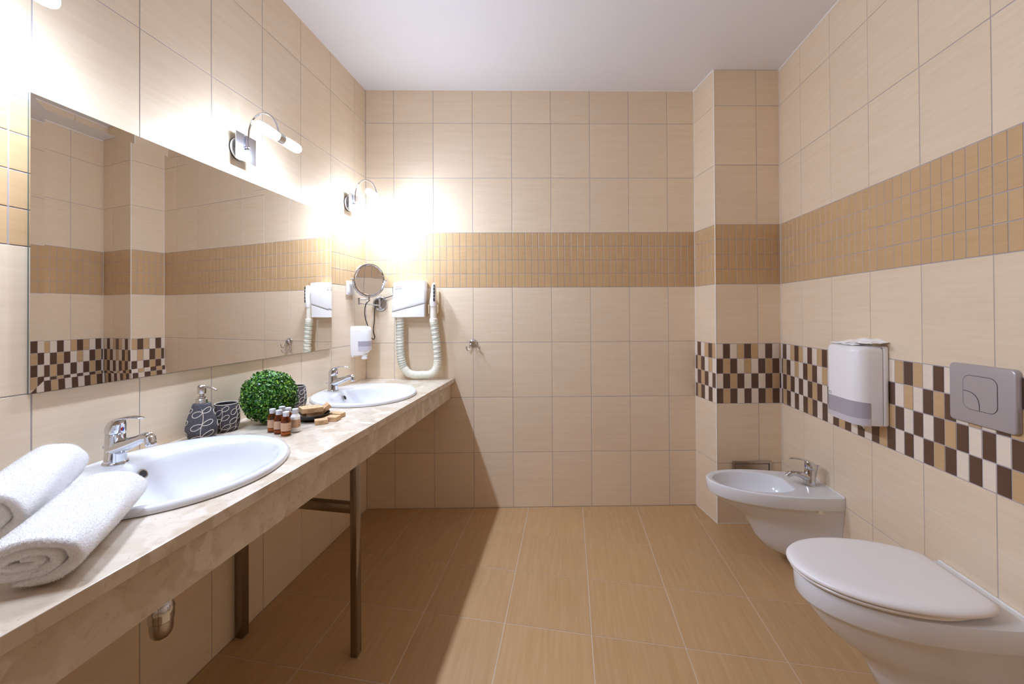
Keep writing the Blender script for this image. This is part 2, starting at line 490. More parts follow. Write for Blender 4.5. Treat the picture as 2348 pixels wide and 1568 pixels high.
# floor tiles
T = 0.3392
def clip(poly, a, b, c):                       # keep a*x+b*y <= c
    out = []
    for i in range(len(poly)):
        p, q = poly[i], poly[(i + 1) % len(poly)]
        dp, dq = a * p[0] + b * p[1] - c, a * q[0] + b * q[1] - c
        if dp <= 0: out.append(p)
        if dp * dq < 0:
            t = dp / (dp - dq); out.append((p[0] + (q[0] - p[0]) * t, p[1] + (q[1] - p[1]) * t))
    return out
FULL = {}
for i in range(-3, 5):
    for j in range(-2, 14):
        x0 = 1.0108 + i * T; y0 = 2.3027 - j * T
        poly = [(x0 + FGAP / 2, y0 - T + FGAP / 2), (x0 + T - FGAP / 2, y0 - T + FGAP / 2), (x0 + T - FGAP / 2, y0 - FGAP / 2), (x0 + FGAP / 2, y0 - FGAP / 2)]
        full = poly[:]
        poly = clip(poly, -1, 0, -0.002); poly = clip(poly, 1, 0, XR - 0.002) if poly else []
        poly = clip(poly, 0, -1, -(YF + 0.002)) if poly else []
        if poly: poly = clip(poly, -NB.x, -NB.y, -NB.dot(OB) - 0.002)
        if len(poly) < 3: continue
        cx, cy = x0 + T / 2, y0 - T / 2
        key = 'full' if poly == full else (i, j)
        if key not in FULL:
            mx = sum(p[0] for p in poly) / len(poly); my = sum(p[1] for p in poly) / len(poly)
            n = len(poly); ch = 0.0007
            v = []
            for (s, z) in ((0, -0.004), (0, -ch), (1, 0.0)):
                for p in poly:
                    dx, dy = mx - p[0], my - p[1]; d = max(math.hypot(dx, dy), 1e-6)
                    v.append((p[0] - cx + s * dx / d * ch, p[1] - cy + s * dy / d * ch, z))
            f = []
            for r in (0, n):
                for k in range(n):
                    q = (k + 1) % n; f.append((r + k, r + q, r + n + q, r + n + k))
            f.append(tuple(range(2 * n, 3 * n)))
            me = bpy.data.meshes.new('floor_tile'); me.from_pydata(v, [], f); me.materials.append(MATS['tile_floor']); me.update()
            FULL[key] = me
        o = bpy.data.objects.new('floor_tile', FULL[key]); COL.objects.link(o)
        o.location = (cx, cy, random.uniform(-0.0003, 0.0003)); o.parent = floor

# caulk lines and the corner profile
def strip(name, pts, r, label):
    o = to_obj(name, tube(pts, r, 6), 'caulk'); return tag(o, label, 'trim', kind='structure')
strip('trim_1', [(XR - 0.001, YF + 0.01, H - 0.002), (XR - 0.001, 2.69, H - 0.002)], 0.0045, 'thin white caulk line marking the lit gap between ceiling and right wall')  # caulk white also paints in the bright lit edge of the ceiling gap
strip('trim_2', [tuple(PF + NB * 0.001 - TB * 0.001 + Vector((0, 0, H - 0.002))), tuple(PB - TB * 0.001 + Vector((0, 0, H - 0.002)))], 0.0045, 'thin white caulk line marking the lit ceiling gap above the pier side')  # lit ceiling edge put into the white of this strip too
strip('trim_3', [tuple(PF + Vector((0, 0, 0.002))), tuple(PF + Vector((0, 0, H - 0.004)))], 0.0026, 'pale corner profile on the front edge of the pier')
strip('trim_4', [tuple(BW(0.0, 0, H - 0.001)), tuple(BW(2.118, 0, H - 0.001))], 0.0022, 'thin white caulk line between ceiling and end wall')
strip('trim_5', [(0.0, YF + 0.01, H - 0.001), (0.0, 2.404, H - 0.001)], 0.0022, 'thin white caulk line between ceiling and mirror wall')
strip('trim_6', [tuple(PB + Vector((0, 0, 0.002))), tuple(PB + Vector((0, 0, H - 0.004)))], 0.0018, 'pale joint where the pier meets the end wall')
strip('trim_7', [tuple(PR + Vector((-0.001, 0, 0.002))), tuple(PR + Vector((-0.001, 0, H - 0.004)))], 0.0018, 'pale joint where the pier meets the right wall')
strip('trim_8', [tuple(PF + NB * 0.001), tuple(PB)], 0.0018, 'pale floor joint along the side of the pier')
strip('trim_9', [tuple(PF + NB * 0.001), tuple(PR + NB * 0.001)], 0.0018, 'pale floor joint along the front of the pier')

# ------------------------------------------------------------------ vanity counter
ZC = 0.830
counter = thing('vanity_counter', 'long beige marble vanity counter on square metal legs under the mirror', 'counter', (0, 0, 0))
SINKS = [(0.2585, 0.905), (0.2585, 1.911)]
def slab_with_holes():
    bm = bmesh.new()
    yb = lambda x: 2.406 + x * math.tan(TH) - 0.003
    pts = [(0.001, 0.28), (0.552, 0.28), (0.552, yb(0.552)), (0.001, yb(0.001))]
    ed = []
    def ring(pp):
        vs = [bm.verts.new((x, y, ZC)) for x, y in pp]
        for i in range(len(vs)): ed.append(bm.edges.new((vs[i], vs[(i + 1) % len(vs)])))
    ring(pts)
    for cx, cy in SINKS: ring([(p.x, p.y) for p in ellipse(cx, cy, 0, 0.232, 0.260, 64)])
    r = bmesh.ops.triangle_fill(bm, use_beauty=True, use_dissolve=False, edges=ed)
    fs = [g for g in r['geom'] if isinstance(g, bmesh.types.BMFace)]
    bmesh.ops.recalc_face_normals(bm, faces=fs)
    ex = bmesh.ops.extrude_face_region(bm, geom=fs)
    for g in ex['geom']:
        if isinstance(g, bmesh.types.BMVert): g.co.z = ZC - 0.026
    bmesh.ops.recalc_face_normals(bm, faces=bm.faces[:])
    fe = [e for e in bm.edges if all(abs(v.co.x - 0.552) < 1e-5 for v in e.verts) and abs(e.verts[0].co.z - e.verts[1].co.z) < 1e-6]
    bmesh.ops.bevel(bm, geom=fe, offset=0.0013, segments=2, profile=0.5, affect='EDGES')
    return bm
to_obj('top_slab', slab_with_holes(), 'marble_beige', counter, smooth=False)
to_obj('front_apron', prism([(0.508, 0.285), (0.529, 0.285), (0.529, 2.406 + 0.529 * math.tan(TH) - 0.003), (0.508, 2.406 + 0.508 * math.tan(TH) - 0.003)], 0.703, ZC - 0.026), 'marble_beige', counter, smooth=False)
for yc in (1.377, 0.33):
    for xa, xb, zt_ in ((0.487, 0.513, 0.7025), (0.006, 0.036, 0.803)):
        to_obj('leg', bm_box(xa, xb, yc - 0.017, yc + 0.017, 0.0, zt_, 0.002), 'steel_leg', counter)
    to_obj('crossbar', bm_box(0.037, 0.486, yc - 0.015, yc + 0.015, 0.517, 0.550, 0.002), 'steel_leg', counter)

# ------------------------------------------------------------------ wash basins
def make_basin(cx, cy, label):
    t = thing('wash_basin', label, 'basin', (cx, cy, ZC), 0, 'oval basins set in the counter')
    n = 96
    def mixring(k, z):                          # k = 0 outer rim, 1 bowl edge
        a = ellipse(0, 0, z, 0.240, 0.268, n); b = ellipse(0.042, 0, z, 0.176, 0.228, n, 2.15)
        return [p.lerp(q, k) for p, q in zip(a, b)]
    R = [ellipse(0.04, 0, -0.150, 0.05, 0.06, n), ellipse(0.04, 0, -0.125, 0.12, 0.15, n), ellipse(0.03, 0, -0.06, 0.172, 0.215, n),
         ellipse(0.0, 0, -0.027, 0.205, 0.235, n), ellipse(0, 0, -0.001, 0.230, 0.258, n), ellipse(0, 0, 0.0006, 0.244, 0.272, n), ellipse(0, 0, 0.002, 0.250, 0.278, n), ellipse(0, 0, 0.0085, 0.2505, 0.2785, n), ellipse(0, 0, 0.0135, 0.2475, 0.2755, n),
         ellipse(0, 0, 0.0165, 0.2435, 0.2715, n), mixring(0.04, 0.0173), mixring(0.3, 0.0165), mixring(0.75, 0.0150), mixring(0.93, 0.0140), mixring(1.0, 0.0115)]
    for rx, ry, z, s in ((0.171, 0.222, 0.004, 0.042), (0.166, 0.215, -0.010, 0.041), (0.157, 0.204, -0.035, 0.04), (0.145, 0.188, -0.065, 0.04),
                         (0.124, 0.160, -0.092, 0.038), (0.092, 0.118, -0.111, 0.036), (0.055, 0.068, -0.121, 0.035), (0.026, 0.03, -0.125, 0.034)):
        R.append(ellipse(s, 0, z, rx, ry, n, 2.1))
    to_obj('bowl', loft(R), 'ceramic', t, angle=60)
    d = lathe([(0.030, -0.1235), (0.031, -0.1215), (0.027, -0.1195), (0.020, -0.1195), (0.018, -0.117), (0.004, -0.115)], 32, 0.034, 0)
    to_obj('drain', d, 'chrome', t)
    o = lathe([(0.0125, -0.001), (0.0135, 0.0015), (0.0125, 0.0025), (0.0095, 0.0022)], 28)
    Mx = Matrix.Translation((-0.1175, 0.0, -0.016)) @ Matrix.Rotation(math.radians(62), 4, 'Y')
    b = bmesh.new(); merge(b, o, Mx); ring_ = to_obj('overflow_ring', b, 'chrome', t)
    o = lathe([(0.0096, -0.001), (0.0096, 0.0026), (0.0001, 0.0027)], 24); b = bmesh.new(); merge(b, o, Mx)
    to_obj('overflow_hole', b, 'hole_dark', ring_)
    return t
make_basin(*SINKS[0], 'near oval white basin in the counter beside the rolled towels')
make_basin(*SINKS[1], 'far oval white basin in the counter beside the soap dish')

# ------------------------------------------------------------------ taps
def make_tap(name, label, loc, rotz, bidet=False, group=None):
    t = thing(name, label, 'tap', loc, rotz, group)
    to_obj('base_ring', lathe([(0.0275, 0.0), (0.0285, 0.002), (0.0275, 0.0055), (0.025, 0.007)], 40), 'chrome', t)
    lean = 0.10 if bidet else 0.0
    prof = [(0.0245, 0.0255, 0.006), (0.0232, 0.0240, 0.020), (0.0222, 0.0228, 0.045), (0.0220, 0.0222, 0.070), (0.0218, 0.0218, 0.0785), (0.0205, 0.0205, 0.080)]
    b = loft([ellipse(lean * z * -0.6, 0, z, rx, ry, 40) for rx, ry, z in prof])
    to_obj('body', b, 'chrome', t)
    if bidet:
        sp = smooth_path([(0.000, 0, 0.036), (0.030, 0, 0.047), (0.058, 0, 0.053), (0.080, 0, 0.052)], 8)
        rr = [0.024 + (0.0125 - 0.024) * min(1, (i / (len(sp) - 1)) * 1.5) for i in range(len(sp))]
    else:
        sp = smooth_path([(0.000, 0, 0.040), (0.032, 0, 0.050), (0.064, 0, 0.062), (0.095, 0, 0.074), (0.117, 0, 0.076)], 8)
        rr = [0.0255 + (0.0135 - 0.0255) * min(1, (i / (len(sp) - 1)) * 1.7) ** 0.8 for i in range(len(sp))]
        rr[-1] *= 0.75; rr[-2] *= 0.93
    spout = to_obj('spout', tube(sp, rr, 20, sx=0.92, sy=0.95, up=(0, 0, 1)), 'chrome', t, angle=50)
    a = lathe([(0.0120, -0.016), (0.0125, -0.015), (0.0125, -0.006), (0.0112, -0.0055), (0.0112, -0.004), (0.0128, -0.0035), (0.0128, 0.008), (0.010, 0.010)], 28)
    if bidet: Mx = Matrix.Translation((0.086, 0, 0.048)) @ Matrix.Rotation(math.radians(-52), 4, 'Y')
    else: Mx = Matrix.Translation((0.113, 0, 0.068)) @ Matrix.Rotation(math.radians(-12), 4, 'Y')
    b = bmesh.new(); merge(b, a, Mx); to_obj('aerator', b, 'chrome', spout)
    # lever head and handle
    sh = -0.006 if bidet else 0.0
    hd = loft([ellipse(sh + s, 0, z, rx, ry, 40) for s, rx, ry, z in ((0, 0.0212, 0.0212, 0.0812), (0, 0.0228, 0.0225, 0.084), (0.0, 0.0232, 0.0225, 0.094),
              (0.002, 0.0222, 0.0212, 0.103), (0.005, 0.0200, 0.0182, 0.111), (0.0085, 0.0160, 0.0140, 0.117), (0.012, 0.009, 0.008, 0.1205), (0.013, 0.002, 0.002, 0.1215))])
    head = to_obj('lever_head', hd, 'chrome', t, angle=50)
    hp = smooth_path([(sh - 0.004, 0, 0.110), (sh + 0.018, 0, 0.119), (sh + 0.042, 0, 0.1245), (sh + 0.068, 0, 0.1265), (sh + 0.091, 0, 0.1235)], 8)
    m = len(hp); hr = [0.0165 + (0.0085 - 0.0165) * (i / (m - 1)) for i in range(m)]; hr[-1] = 0.004; hr[-2] = 0.0072
    to_obj('handle', tube(hp, hr, 16, sx=0.30, sy=1.0, up=(0, 0, 1)), 'chrome', t, angle=60)
    for nm, a0, mm in (('hot_mark', 0.35 * PI, 'dot_red'), ('cold_mark', 1.35 * PI, 'dot_blue')):
        pts = [Vector((sh + 0.0240, math.cos(a0 + PI * k / 10) * 0.0042, 0.0925 + math.sin(a0 + PI * k / 10) * 0.0052)) for k in range(11)]
        bb = bmesh.new(); vs = [bb.verts.new(p) for p in pts]; bb.faces.new(vs)
        vs2 = [bb.verts.new(p - Vector((0.004, 0, 0))) for p in pts]
        for k in range(11): bb.faces.new((vs[k], vs2[k], vs2[(k + 1) % 11], vs[(k + 1) % 11]))
        bmesh.ops.recalc_face_normals(bb, faces=bb.faces[:]); to_obj(nm, bb, mm, head, smooth=False)
    if bidet:
        b = tube([(-0.024, 0, 0.004), (-0.030, 0, 0.050), (-0.038, 0, 0.092)], 0.0022, 10)
        rod = to_obj('popup_rod', b, 'chrome', t)
        b = tube([(-0.0375, 0, 0.088), (-0.0395, 0, 0.100)], [0.0022, 0.0065], 14); to_obj('knob', b, 'chrome', rod)
    else:
        rod = to_obj('popup_rod', tube([(-0.020, 0, 0.040), (-0.034, 0, 0.040)], 0.0022, 10), 'chrome', t)
        to_obj('knob', tube([(-0.032, 0, 0.040), (-0.034, 0, 0.040), (-0.0385, 0, 0.040), (-0.0395, 0, 0.040)], [0.003, 0.0048, 0.0048, 0.003], 14), 'chrome', rod)
    return t
make_tap('basin_tap', 'chrome single lever tap standing on the near basin', (0.071, 0.890, ZC + 0.0150), 0.0, group='basin taps')
make_tap('basin_tap', 'chrome single lever tap standing on the far basin', (0.068, 1.925, ZC + 0.0150), 0.0, group='basin taps')

# ------------------------------------------------------------------ bottle trap under the near basin
t = thing('bottle_trap', 'chrome bottle trap hanging under the near basin below the counter', 'trap', (0.236, 0.876, 0.0))
to_obj('tail_pipe', lathe([(0.014, 0.50), (0.014, 0.675)], 24), 'chrome', t)
to_obj('collar', lathe([(0.0265, 0.459), (0.0280, 0.461), (0.0285, 0.480), (0.0290, 0.488), (0.0255, 0.498), (0.0230, 0.512), (0.015, 0.520)], 40), 'chrome', t)
to_obj('cup', lathe([(0.0005, 0.412), (0.010, 0.4132), (0.018, 0.4175), (0.0228, 0.4245), (0.0252, 0.434), (0.0256, 0.446), (0.0256, 0.4592)], 40), 'chrome_satin', t)
to_obj('wall_pipe', tube([(-0.03, 0, 0.488), (-0.225, 0, 0.488)], 0.016, 18), 'chrome', t)
to_obj('wall_rosette', tube([(-0.2345, 0, 0.488), (-0.226, 0, 0.488), (-0.222, 0, 0.488)], [0.034, 0.032, 0.02], 28), 'chrome', t)

# ------------------------------------------------------------------ mirror
t = thing('wall_mirror', 'large rectangular mirror with slanted glass border above the counter', 'mirror', (0, 1.3785, 1.4171))
hy, hz, bv = 0.6295, 0.3609, 0.027
to_obj('backing', bm_box(0.0005, 0.0048, -hy, hy, -hz, hz), 'mirror_edge', t, smooth=False)
b = bmesh.new()
q = [b.verts.new((0.0086, y, z)) for y, z in ((-hy + bv, -hz + bv), (hy - bv, -hz + bv), (hy - bv, hz - bv), (-hy + bv, hz - bv))]
b.faces.new(q); q2 = [b.verts.new((0.005, v.co.y, v.co.z)) for v in q]; b.faces.new(list(reversed(q2)))
for i in range(4): b.faces.new((q[i], q2[i], q2[(i + 1) % 4], q[(i + 1) % 4]))
bmesh.ops.recalc_face_normals(b, faces=b.faces[:]); to_obj('glass', b, 'mirror_silver', t, smooth=False)
b = bmesh.new()
i4 = [(-hy + bv, -hz + bv), (hy - bv, -hz + bv), (hy - bv, hz - bv), (-hy + bv, hz - bv)]; o4 = [(-hy, -hz), (hy, -hz), (hy, hz), (-hy, hz)]
A = [b.verts.new((0.0086, y, z)) for y, z in i4]; B_ = [b.verts.new((0.0092, y, z)) for y, z in o4]; C_ = [b.verts.new((0.005, y, z)) for y, z in o4]
for i in range(4):
    j = (i + 1) % 4
    b.faces.new((A[i], A[j], B_[j], B_[i])); b.faces.new((B_[i], B_[j], C_[j], C_[i]))
bmesh.ops.recalc_face_normals(b, faces=b.faces[:]); to_obj('bevel_border', b, 'mirror_silver', t, smooth=False)

# ------------------------------------------------------------------ wall lamps
def make_lamp(yc, label):
    t = thing('wall_lamp', label, 'lamp', (0, yc, 1.890), 0, 'twin tube lamps above the mirror')
    def xt(b): return b
    Rx = Matrix.Rotation(PI / 2, 4, 'Y')
    b = bmesh.new(); merge(b, lathe([(0.043, 0.0), (0.043, 0.010), (0.041, 0.012), (0.002, 0.0125)], 40), Rx); mt = to_obj('wall_mount', b, 'plastic_white', t)
    b = bmesh.new(); merge(b, lathe([(0.0442, 0.0002), (0.0442, 0.0045), (0.0425, 0.0045)], 40), Rx); to_obj('mount_gasket', b, 'plastic_dark', mt)
    for s in (-1, 1):
        b = bmesh.new(); merge(b, lathe([(0.0032, 0.012), (0.0032, 0.0135), (0.0005, 0.014)], 12), Matrix.Translation((0, s * 0.029, 0.0)) @ Rx); to_obj('screw', b, 'chrome_satin', mt)
    to_obj('back_plate', bm_box(0.0345, 0.0385, -0.0500, 0.0500, -0.0525, 0.0525, 0.0006, 1), 'plate_brushed', t)
    b = bmesh.new(); merge(b, lathe([(0.012, 0.0125), (0.012, 0.035)], 20), Rx); to_obj('spacer', b, 'chrome_satin', t)
    b = bmesh.new(); bmesh.ops.create_uvsphere(b, u_segments=20, v_segments=12, radius=0.0078)
    bmesh.ops.translate(b, verts=b.verts[:], vec=(0.0465, 0, 0.002)); to_obj('ball_joint', b, 'chrome', t)
    neck = smooth_path([(0.047, 0, 0.006), (0.047, 0, 0.045), (0.052, 0, 0.080), (0.071, 0, 0.115), (0.106, 0, 0.132), (0.143, 0, 0.121), (0.169, 0, 0.090), (0.181, 0, 0.052)], 8)
    to_obj('neck', tube(neck, 0.0042, 14, up=(0, 1, 0)), 'chrome', t)
    Ry = Matrix.Rotation(-PI / 2, 4, 'X')
    TC = Matrix.Translation((0.184, 0, 0.030))
    b = bmesh.new(); merge(b, lathe([(0.0155, -0.017), (0.0185, -0.0165), (0.0190, -0.006), (0.0190, 0.006), (0.0185, 0.0165), (0.0155, 0.017)], 32), TC @ Ry); to_obj('socket_collar', b, 'chrome', t)
    for s in (-1, 1):
        pr = [(0.0165, 0.0175), (0.0172, 0.030), (0.0185, 0.050), (0.0190, 0.075), (0.0182, 0.098), (0.0160, 0.110), (0.0110, 0.1175), (0.0040, 0.1205), (0.0005, 0.121)]
        b = bmesh.new(); merge(b, lathe(pr, 28), TC @ Matrix.Rotation(-s * PI / 2, 4, 'X')); to_obj('glass_tube', b, 'lamp_glow', t, angle=80)
make_lamp(0.572, 'twin tube wall lamp at the near end of the mirror')
make_lamp(1.382, 'twin tube wall lamp above the middle of the mirror')
make_lamp(2.192, 'twin tube wall lamp in the far corner above the shaving mirror')

# ------------------------------------------------------------------ light switch
t = thing('light_switch', 'white square light switch on the wall behind the shaving mirror', 'switch', (0, 2.207, 1.395))
to_obj('frame', bm_box(0.0003, 0.010, -0.0405, 0.0405, -0.0405, 0.0405, 0.002), 'plastic_white', t)
to_obj('rocker', bm_box(0.0101, 0.0135, -0.027, 0.027, -0.027, 0.027, 0.001), 'plastic_white', t)

# ------------------------------------------------------------------ soap dispenser on the mirror wall
t = thing('soap_dispenser', 'small white wall soap dispenser with grey window above the far tap', 'dispenser', (0, 2.268, 0.985))
def dplan(L_, w, z, n=26, p=0.62):
    pts = []
    for i in range(n + 1):
        a = -PI / 2 + PI * i / n
        pts.append(Vector((0.0004 + L_ * math.cos(a) ** p if math.cos(a) > 1e-6 else 0.0004, w * math.copysign(abs(math.sin(a)) ** 0.8, math.sin(a)), z)))
    return pts
rings = [dplan(0.070, 0.046, 0.012), dplan(0.088, 0.050, 0.030), dplan(0.096, 0.0525, 0.055), dplan(0.100, 0.054, 0.085), dplan(0.100, 0.054, 0.160), dplan(0.098, 0.053, 0.172), dplan(0.090, 0.049, 0.180), dplan(0.072, 0.040, 0.1845)]
to_obj('cover', loft(rings), 'plastic_white', t, angle=50)
def dstrip(L_, w, z0, z1, f0, f1):
    a = dplan(L_, w, z0, 40); b2 = dplan(L_, w, z1, 40)
    k0, k1 = int(f0 * 40), int(f1 * 40)
    A = a[k0:k1 + 1]; B2 = b2[k0:k1 + 1]; c = Vector((0.05, 0, 0))
    A2 = [p + (Vector((0.04, 0, p.z)) - p).normalized() * 0.003 for p in A]; B3 = [p + (Vector((0.04, 0, p.z)) - p).normalized() * 0.003 for p in B2]
    return loft([A, B2, B3, A2, A], False, False, closed=False)
to_obj('window', dstrip(0.1012, 0.0548, 0.066, 0.096, 0.10, 0.90), 'plastic_smoke', t)
to_obj('window_skirt', dstrip(0.1010, 0.0546, 0.040, 0.0655, 0.10, 0.90), 'plastic_smoke_light', t)
to_obj('nozzle', loft([ellipse(0.062, 0, z, rx, ry, 24) for rx, ry, z in ((0.015, 0.016, -0.014), (0.0185, 0.019, -0.012), (0.0185, 0.019, -0.004), (0.015, 0.016, 0.004), (0.020, 0.022, 0.014))]), 'plastic_white', t)
to_obj('back_bracket', bm_box(0.0003, 0.012, -0.044, 0.044, 0.0, 0.03, 0.002), 'plastic_white', t)

# ------------------------------------------------------------------ shaving mirror on the end wall
t = thing('shaving_mirror', 'round chrome shaving mirror on a swing arm beside the hair dryer', 'mirror', tuple(BW(0.0915, 0, 1.306)), ROTB)
# local: x along wall, -y out into the room
def lp(s, out, z): return Vector((s - 0.0915, -out, z - 1.306))
ringp = [Vector((math.cos(2 * PI * k / 40) * 0.040, -0.008, math.sin(2 * PI * k / 40) * 0.040)) for k in range(40)]
to_obj('wall_ring', tube(ringp, 0.0062, 12, closed=True, up=(0, 1, 0)), 'chrome', t)
b = bmesh.new(); merge(b, lathe([(0.036, 0.0005), (0.036, 0.004), (0.001, 0.0042)], 36), Matrix.Rotation(PI / 2, 4, 'X')); to_obj('wall_plate', b, 'chrome_satin', t)
to_obj('pivot_post', tube([(0.0, -0.022, -0.031), (0.0, -0.022, 0.033)], 0.0062, 16), 'chrome', t)
to_obj('pivot_stub', tube([(0.0, -0.004, 0.0), (0.0, -0.022, 0.0)], 0.008, 16), 'chrome', t)
K = lp(0.000, 0.145, 1.305)
to_obj('lower_arm', tube([(0.0, -0.022, -0.010), tuple(K + Vector((0, 0, 0.002)))], 0.0048, 14), 'chrome', t)
to_obj('elbow', tube([tuple(K + Vector((0, 0, -0.006))), tuple(K + Vector((0, 0, 0.034)))], 0.0075, 16), 'chrome', t)
E2 = lp(0.062, 0.150, 1.330)
to_obj('upper_arm', tube([tuple(K + Vector((0, 0, 0.025))), tuple(E2)], 0.0048, 14), 'chrome', t)
to_obj('head_joint', tube([tuple(E2 + Vector((0, 0, -0.012))), tuple(E2 + Vector((0, 0, 0.022)))], 0.0065, 16), 'chrome', t)
DC = lp(0.063, 0.150, 1.4475)                      # disc centre
nrm = Matrix.Rotation(math.radians(20), 3, 'Z') @ Vector((0.38, -1.0, -0.06)).normalized()
ax = Vector((0, 0, 1)).cross(nrm).normalized(); up_ = nrm.cross(ax)
FR = Matrix((ax, up_, nrm)).transposed().to_4x4(); FR.translation = DC
RM = 0.097
b = bmesh.new(); merge(b, lathe([(RM - 0.004, -0.010), (RM, -0.008), (RM + 0.003, 0.0), (RM, 0.008), (RM - 0.006, 0.0095), (RM - 0.009, 0.007), (RM - 0.009, -0.004)], 64, cap0=True, cap1=False), FR)
rim = to_obj('mirror_rim', b, 'chrome', t)
b = bmesh.new(); merge(b, lathe([(RM - 0.0085, 0.004), (RM - 0.0085, 0.0055), (0.06, 0.0051), (0.03, 0.0049), (0.001, 0.0048)], 64), FR); to_obj('mirror_glass', b, 'mirror_silver', rim, angle=80)
yk = [FR @ Vector((math.cos(a) * (RM + 0.008), math.sin(a) * (RM + 0.008), 0)) for a in [PI + PI * k / 28 for k in range(29)]]
to_obj('yoke', tube(yk, 0.0032, 10), 'chrome', t)
for s in (-1, 1):
    to_obj('yoke_pin', tube([tuple(FR @ Vector((s * (RM + 0.001), 0, 0))), tuple(FR @ Vector((s * (RM + 0.017), 0, 0)))], 0.0045, 12), 'chrome', t)
to_obj('stem', tube([tuple(FR @ Vector((0, -RM - 0.008, 0))), tuple(E2 + Vector((0, 0, 0.015)))], 0.0045, 12), 'chrome', t)
c1 = smooth_path([tuple(lp(*p)) for p in ((0.060, 0.150, 1.320), (0.040, 0.142, 1.300), (0.030, 0.130, 1.262), (0.026, 0.105, 1.215), (0.032, 0.065, 1.160), (0.030, 0.040, 1.120), (0.020, 0.020, 1.080))], 8)
to_obj('cable', tube(c1, 0.0028, 8), 'cable_black', t)
c2_ = smooth_path([tuple(lp(*p)) for p in ((0.080, 0.012, 1.332), (0.070, 0.024, 1.318), (0.063, 0.022, 1.283), (0.058, 0.020, 1.235), (0.0565, 0.018, 1.186), (0.050, 0.018, 1.140), (0.0555, 0.018, 1.112), (0.0595, 0.018, 1.097), (0.055, 0.018, 1.084), (0.046, 0.018, 1.083), (0.0385, 0.018, 1.092))], 8)
to_obj('cable', tube(c2_, 0.0030, 8), 'cable_black', t)
c3_ = smooth_path([tuple(lp(0.086, 0.008, 1.330)), tuple(lp(0.105, 0.010, 1.338)), tuple(lp(0.14, 0.008, 1.348)), tuple(lp(0.178, 0.006, 1.362))], 6)
to_obj('cable', tube(c3_, 0.0026, 8), 'cable_black', t)

# ------------------------------------------------------------------ hair dryer on the end wall
t = thing('hair_dryer', 'white wall mounted hotel hair dryer with ribbed hose above the counter end', 'hair dryer', tuple(BW(0.0, 0, 0.0)), ROTB)
# front outline in metres along the wall / height; the split line runs up to the right
xl0, xl1, xr0, xr1 = 0.183, 0.193, 0.386, 0.393
zb, zt = 1.219, 1.446
sl, sr = 1.252, 1.305                             # split heights left / right
def dryer_part(top):
    if top:
        o = [(xl0 + 0.001, sl + 0.0008), (xr0 + 0.0025, sr + 0.0008)] + [(xr1, zt - 0.006), (xr1 - 0.004, zt - 0.0015)]
        m = 12
        for k in range(m + 1):
            f = k / m; x = xr1 - 0.006 + (xl1 + 0.006 - (xr1 - 0.006)) * f
            o.append((x, zt + 0.004 * math.sin(PI * min(1, f * 1.05)) - 0.009 * f ** 2.2))
        o += [(xl1 + 0.001, zt - 0.016)]
    else:
        o = [(xl0, zb), (xr0, zb + 0.002), (xr0 + 0.0025, sr - 0.0008), (xl0 + 0.001, sl - 0.0008)]
    dep = 0.098 if top else 0.096
    cx = sum(p[0] for p in o) / len(o); cz = sum(p[1] for p in o) / len(o)
    rings = []
    for ins, y in ((0.0, -0.0005), (0.0, -dep + 0.012), (0.0012, -dep + 0.005), (0.004, -dep + 0.001), (0.008, -dep)):
        rings.append([Vector((cx + (x - cx) * (1 - ins / 0.10), y, cz + (z - cz) * (1 - ins / 0.10))) for x, z in o])
    return loft(rings)
to_obj('upper_shell', dryer_part(True), 'plastic_white', t, angle=40)
to_obj('lower_shell', dryer_part(False), 'plastic_white', t, angle=40)
to_obj('core', bm_box(xl0 + 0.006, xr0 - 0.004, -0.090, -0.004, zb + 0.006, zb + 0.19), 'groove_dark', t, smooth=False)
me = text_mesh('starmix', 0.0105, 0.1); o = to_obj('brand_print', me, 'ink_red', t, loc=(0.2275, -0.0984, 1.4085), rot=(PI / 2, 0, 0)); o.rotation_euler = (PI / 2, math.radians(-7), 0)
me = text_mesh('AirStar', 0.0145, 0.35); o = to_obj('model_print', me, 'ink_black', t, loc=(0.226, -0.0984, 1.3955)); o.rotation_euler = (PI / 2, math.radians(-13), 0)
to_obj('outlet_collar', lathe([(0.022, 1.188), (0.0235, 1.190), (0.0235, 1.203), (0.020, 1.206), (0.020, 1.222)], 28, 0.2285, -0.055), 'plastic_ivory', t)
hp = smooth_path([(0.2285, -0.055, 1.200), (0.2285, -0.056, 1.10), (0.231, -0.058, 1.00), (0.245, -0.060, 0.92), (0.278, -0.061, 0.875), (0.318, -0.062, 0.8605), (0.365, -0.063, 0.8605), (0.412, -0.063, 0.8635), (0.447, -0.062, 0.888), (0.461, -0.061, 0.935), (0.459, -0.061, 1.02), (0.450, -0.061, 1.11), (0.4385, -0.062, 1.192)], 36)
to_obj('hose', tube(hp, [0.0245 + 0.0011 * math.sin(i * 1.05) for i in range(len(hp))], 18), 'hose_ivory', t, angle=70)
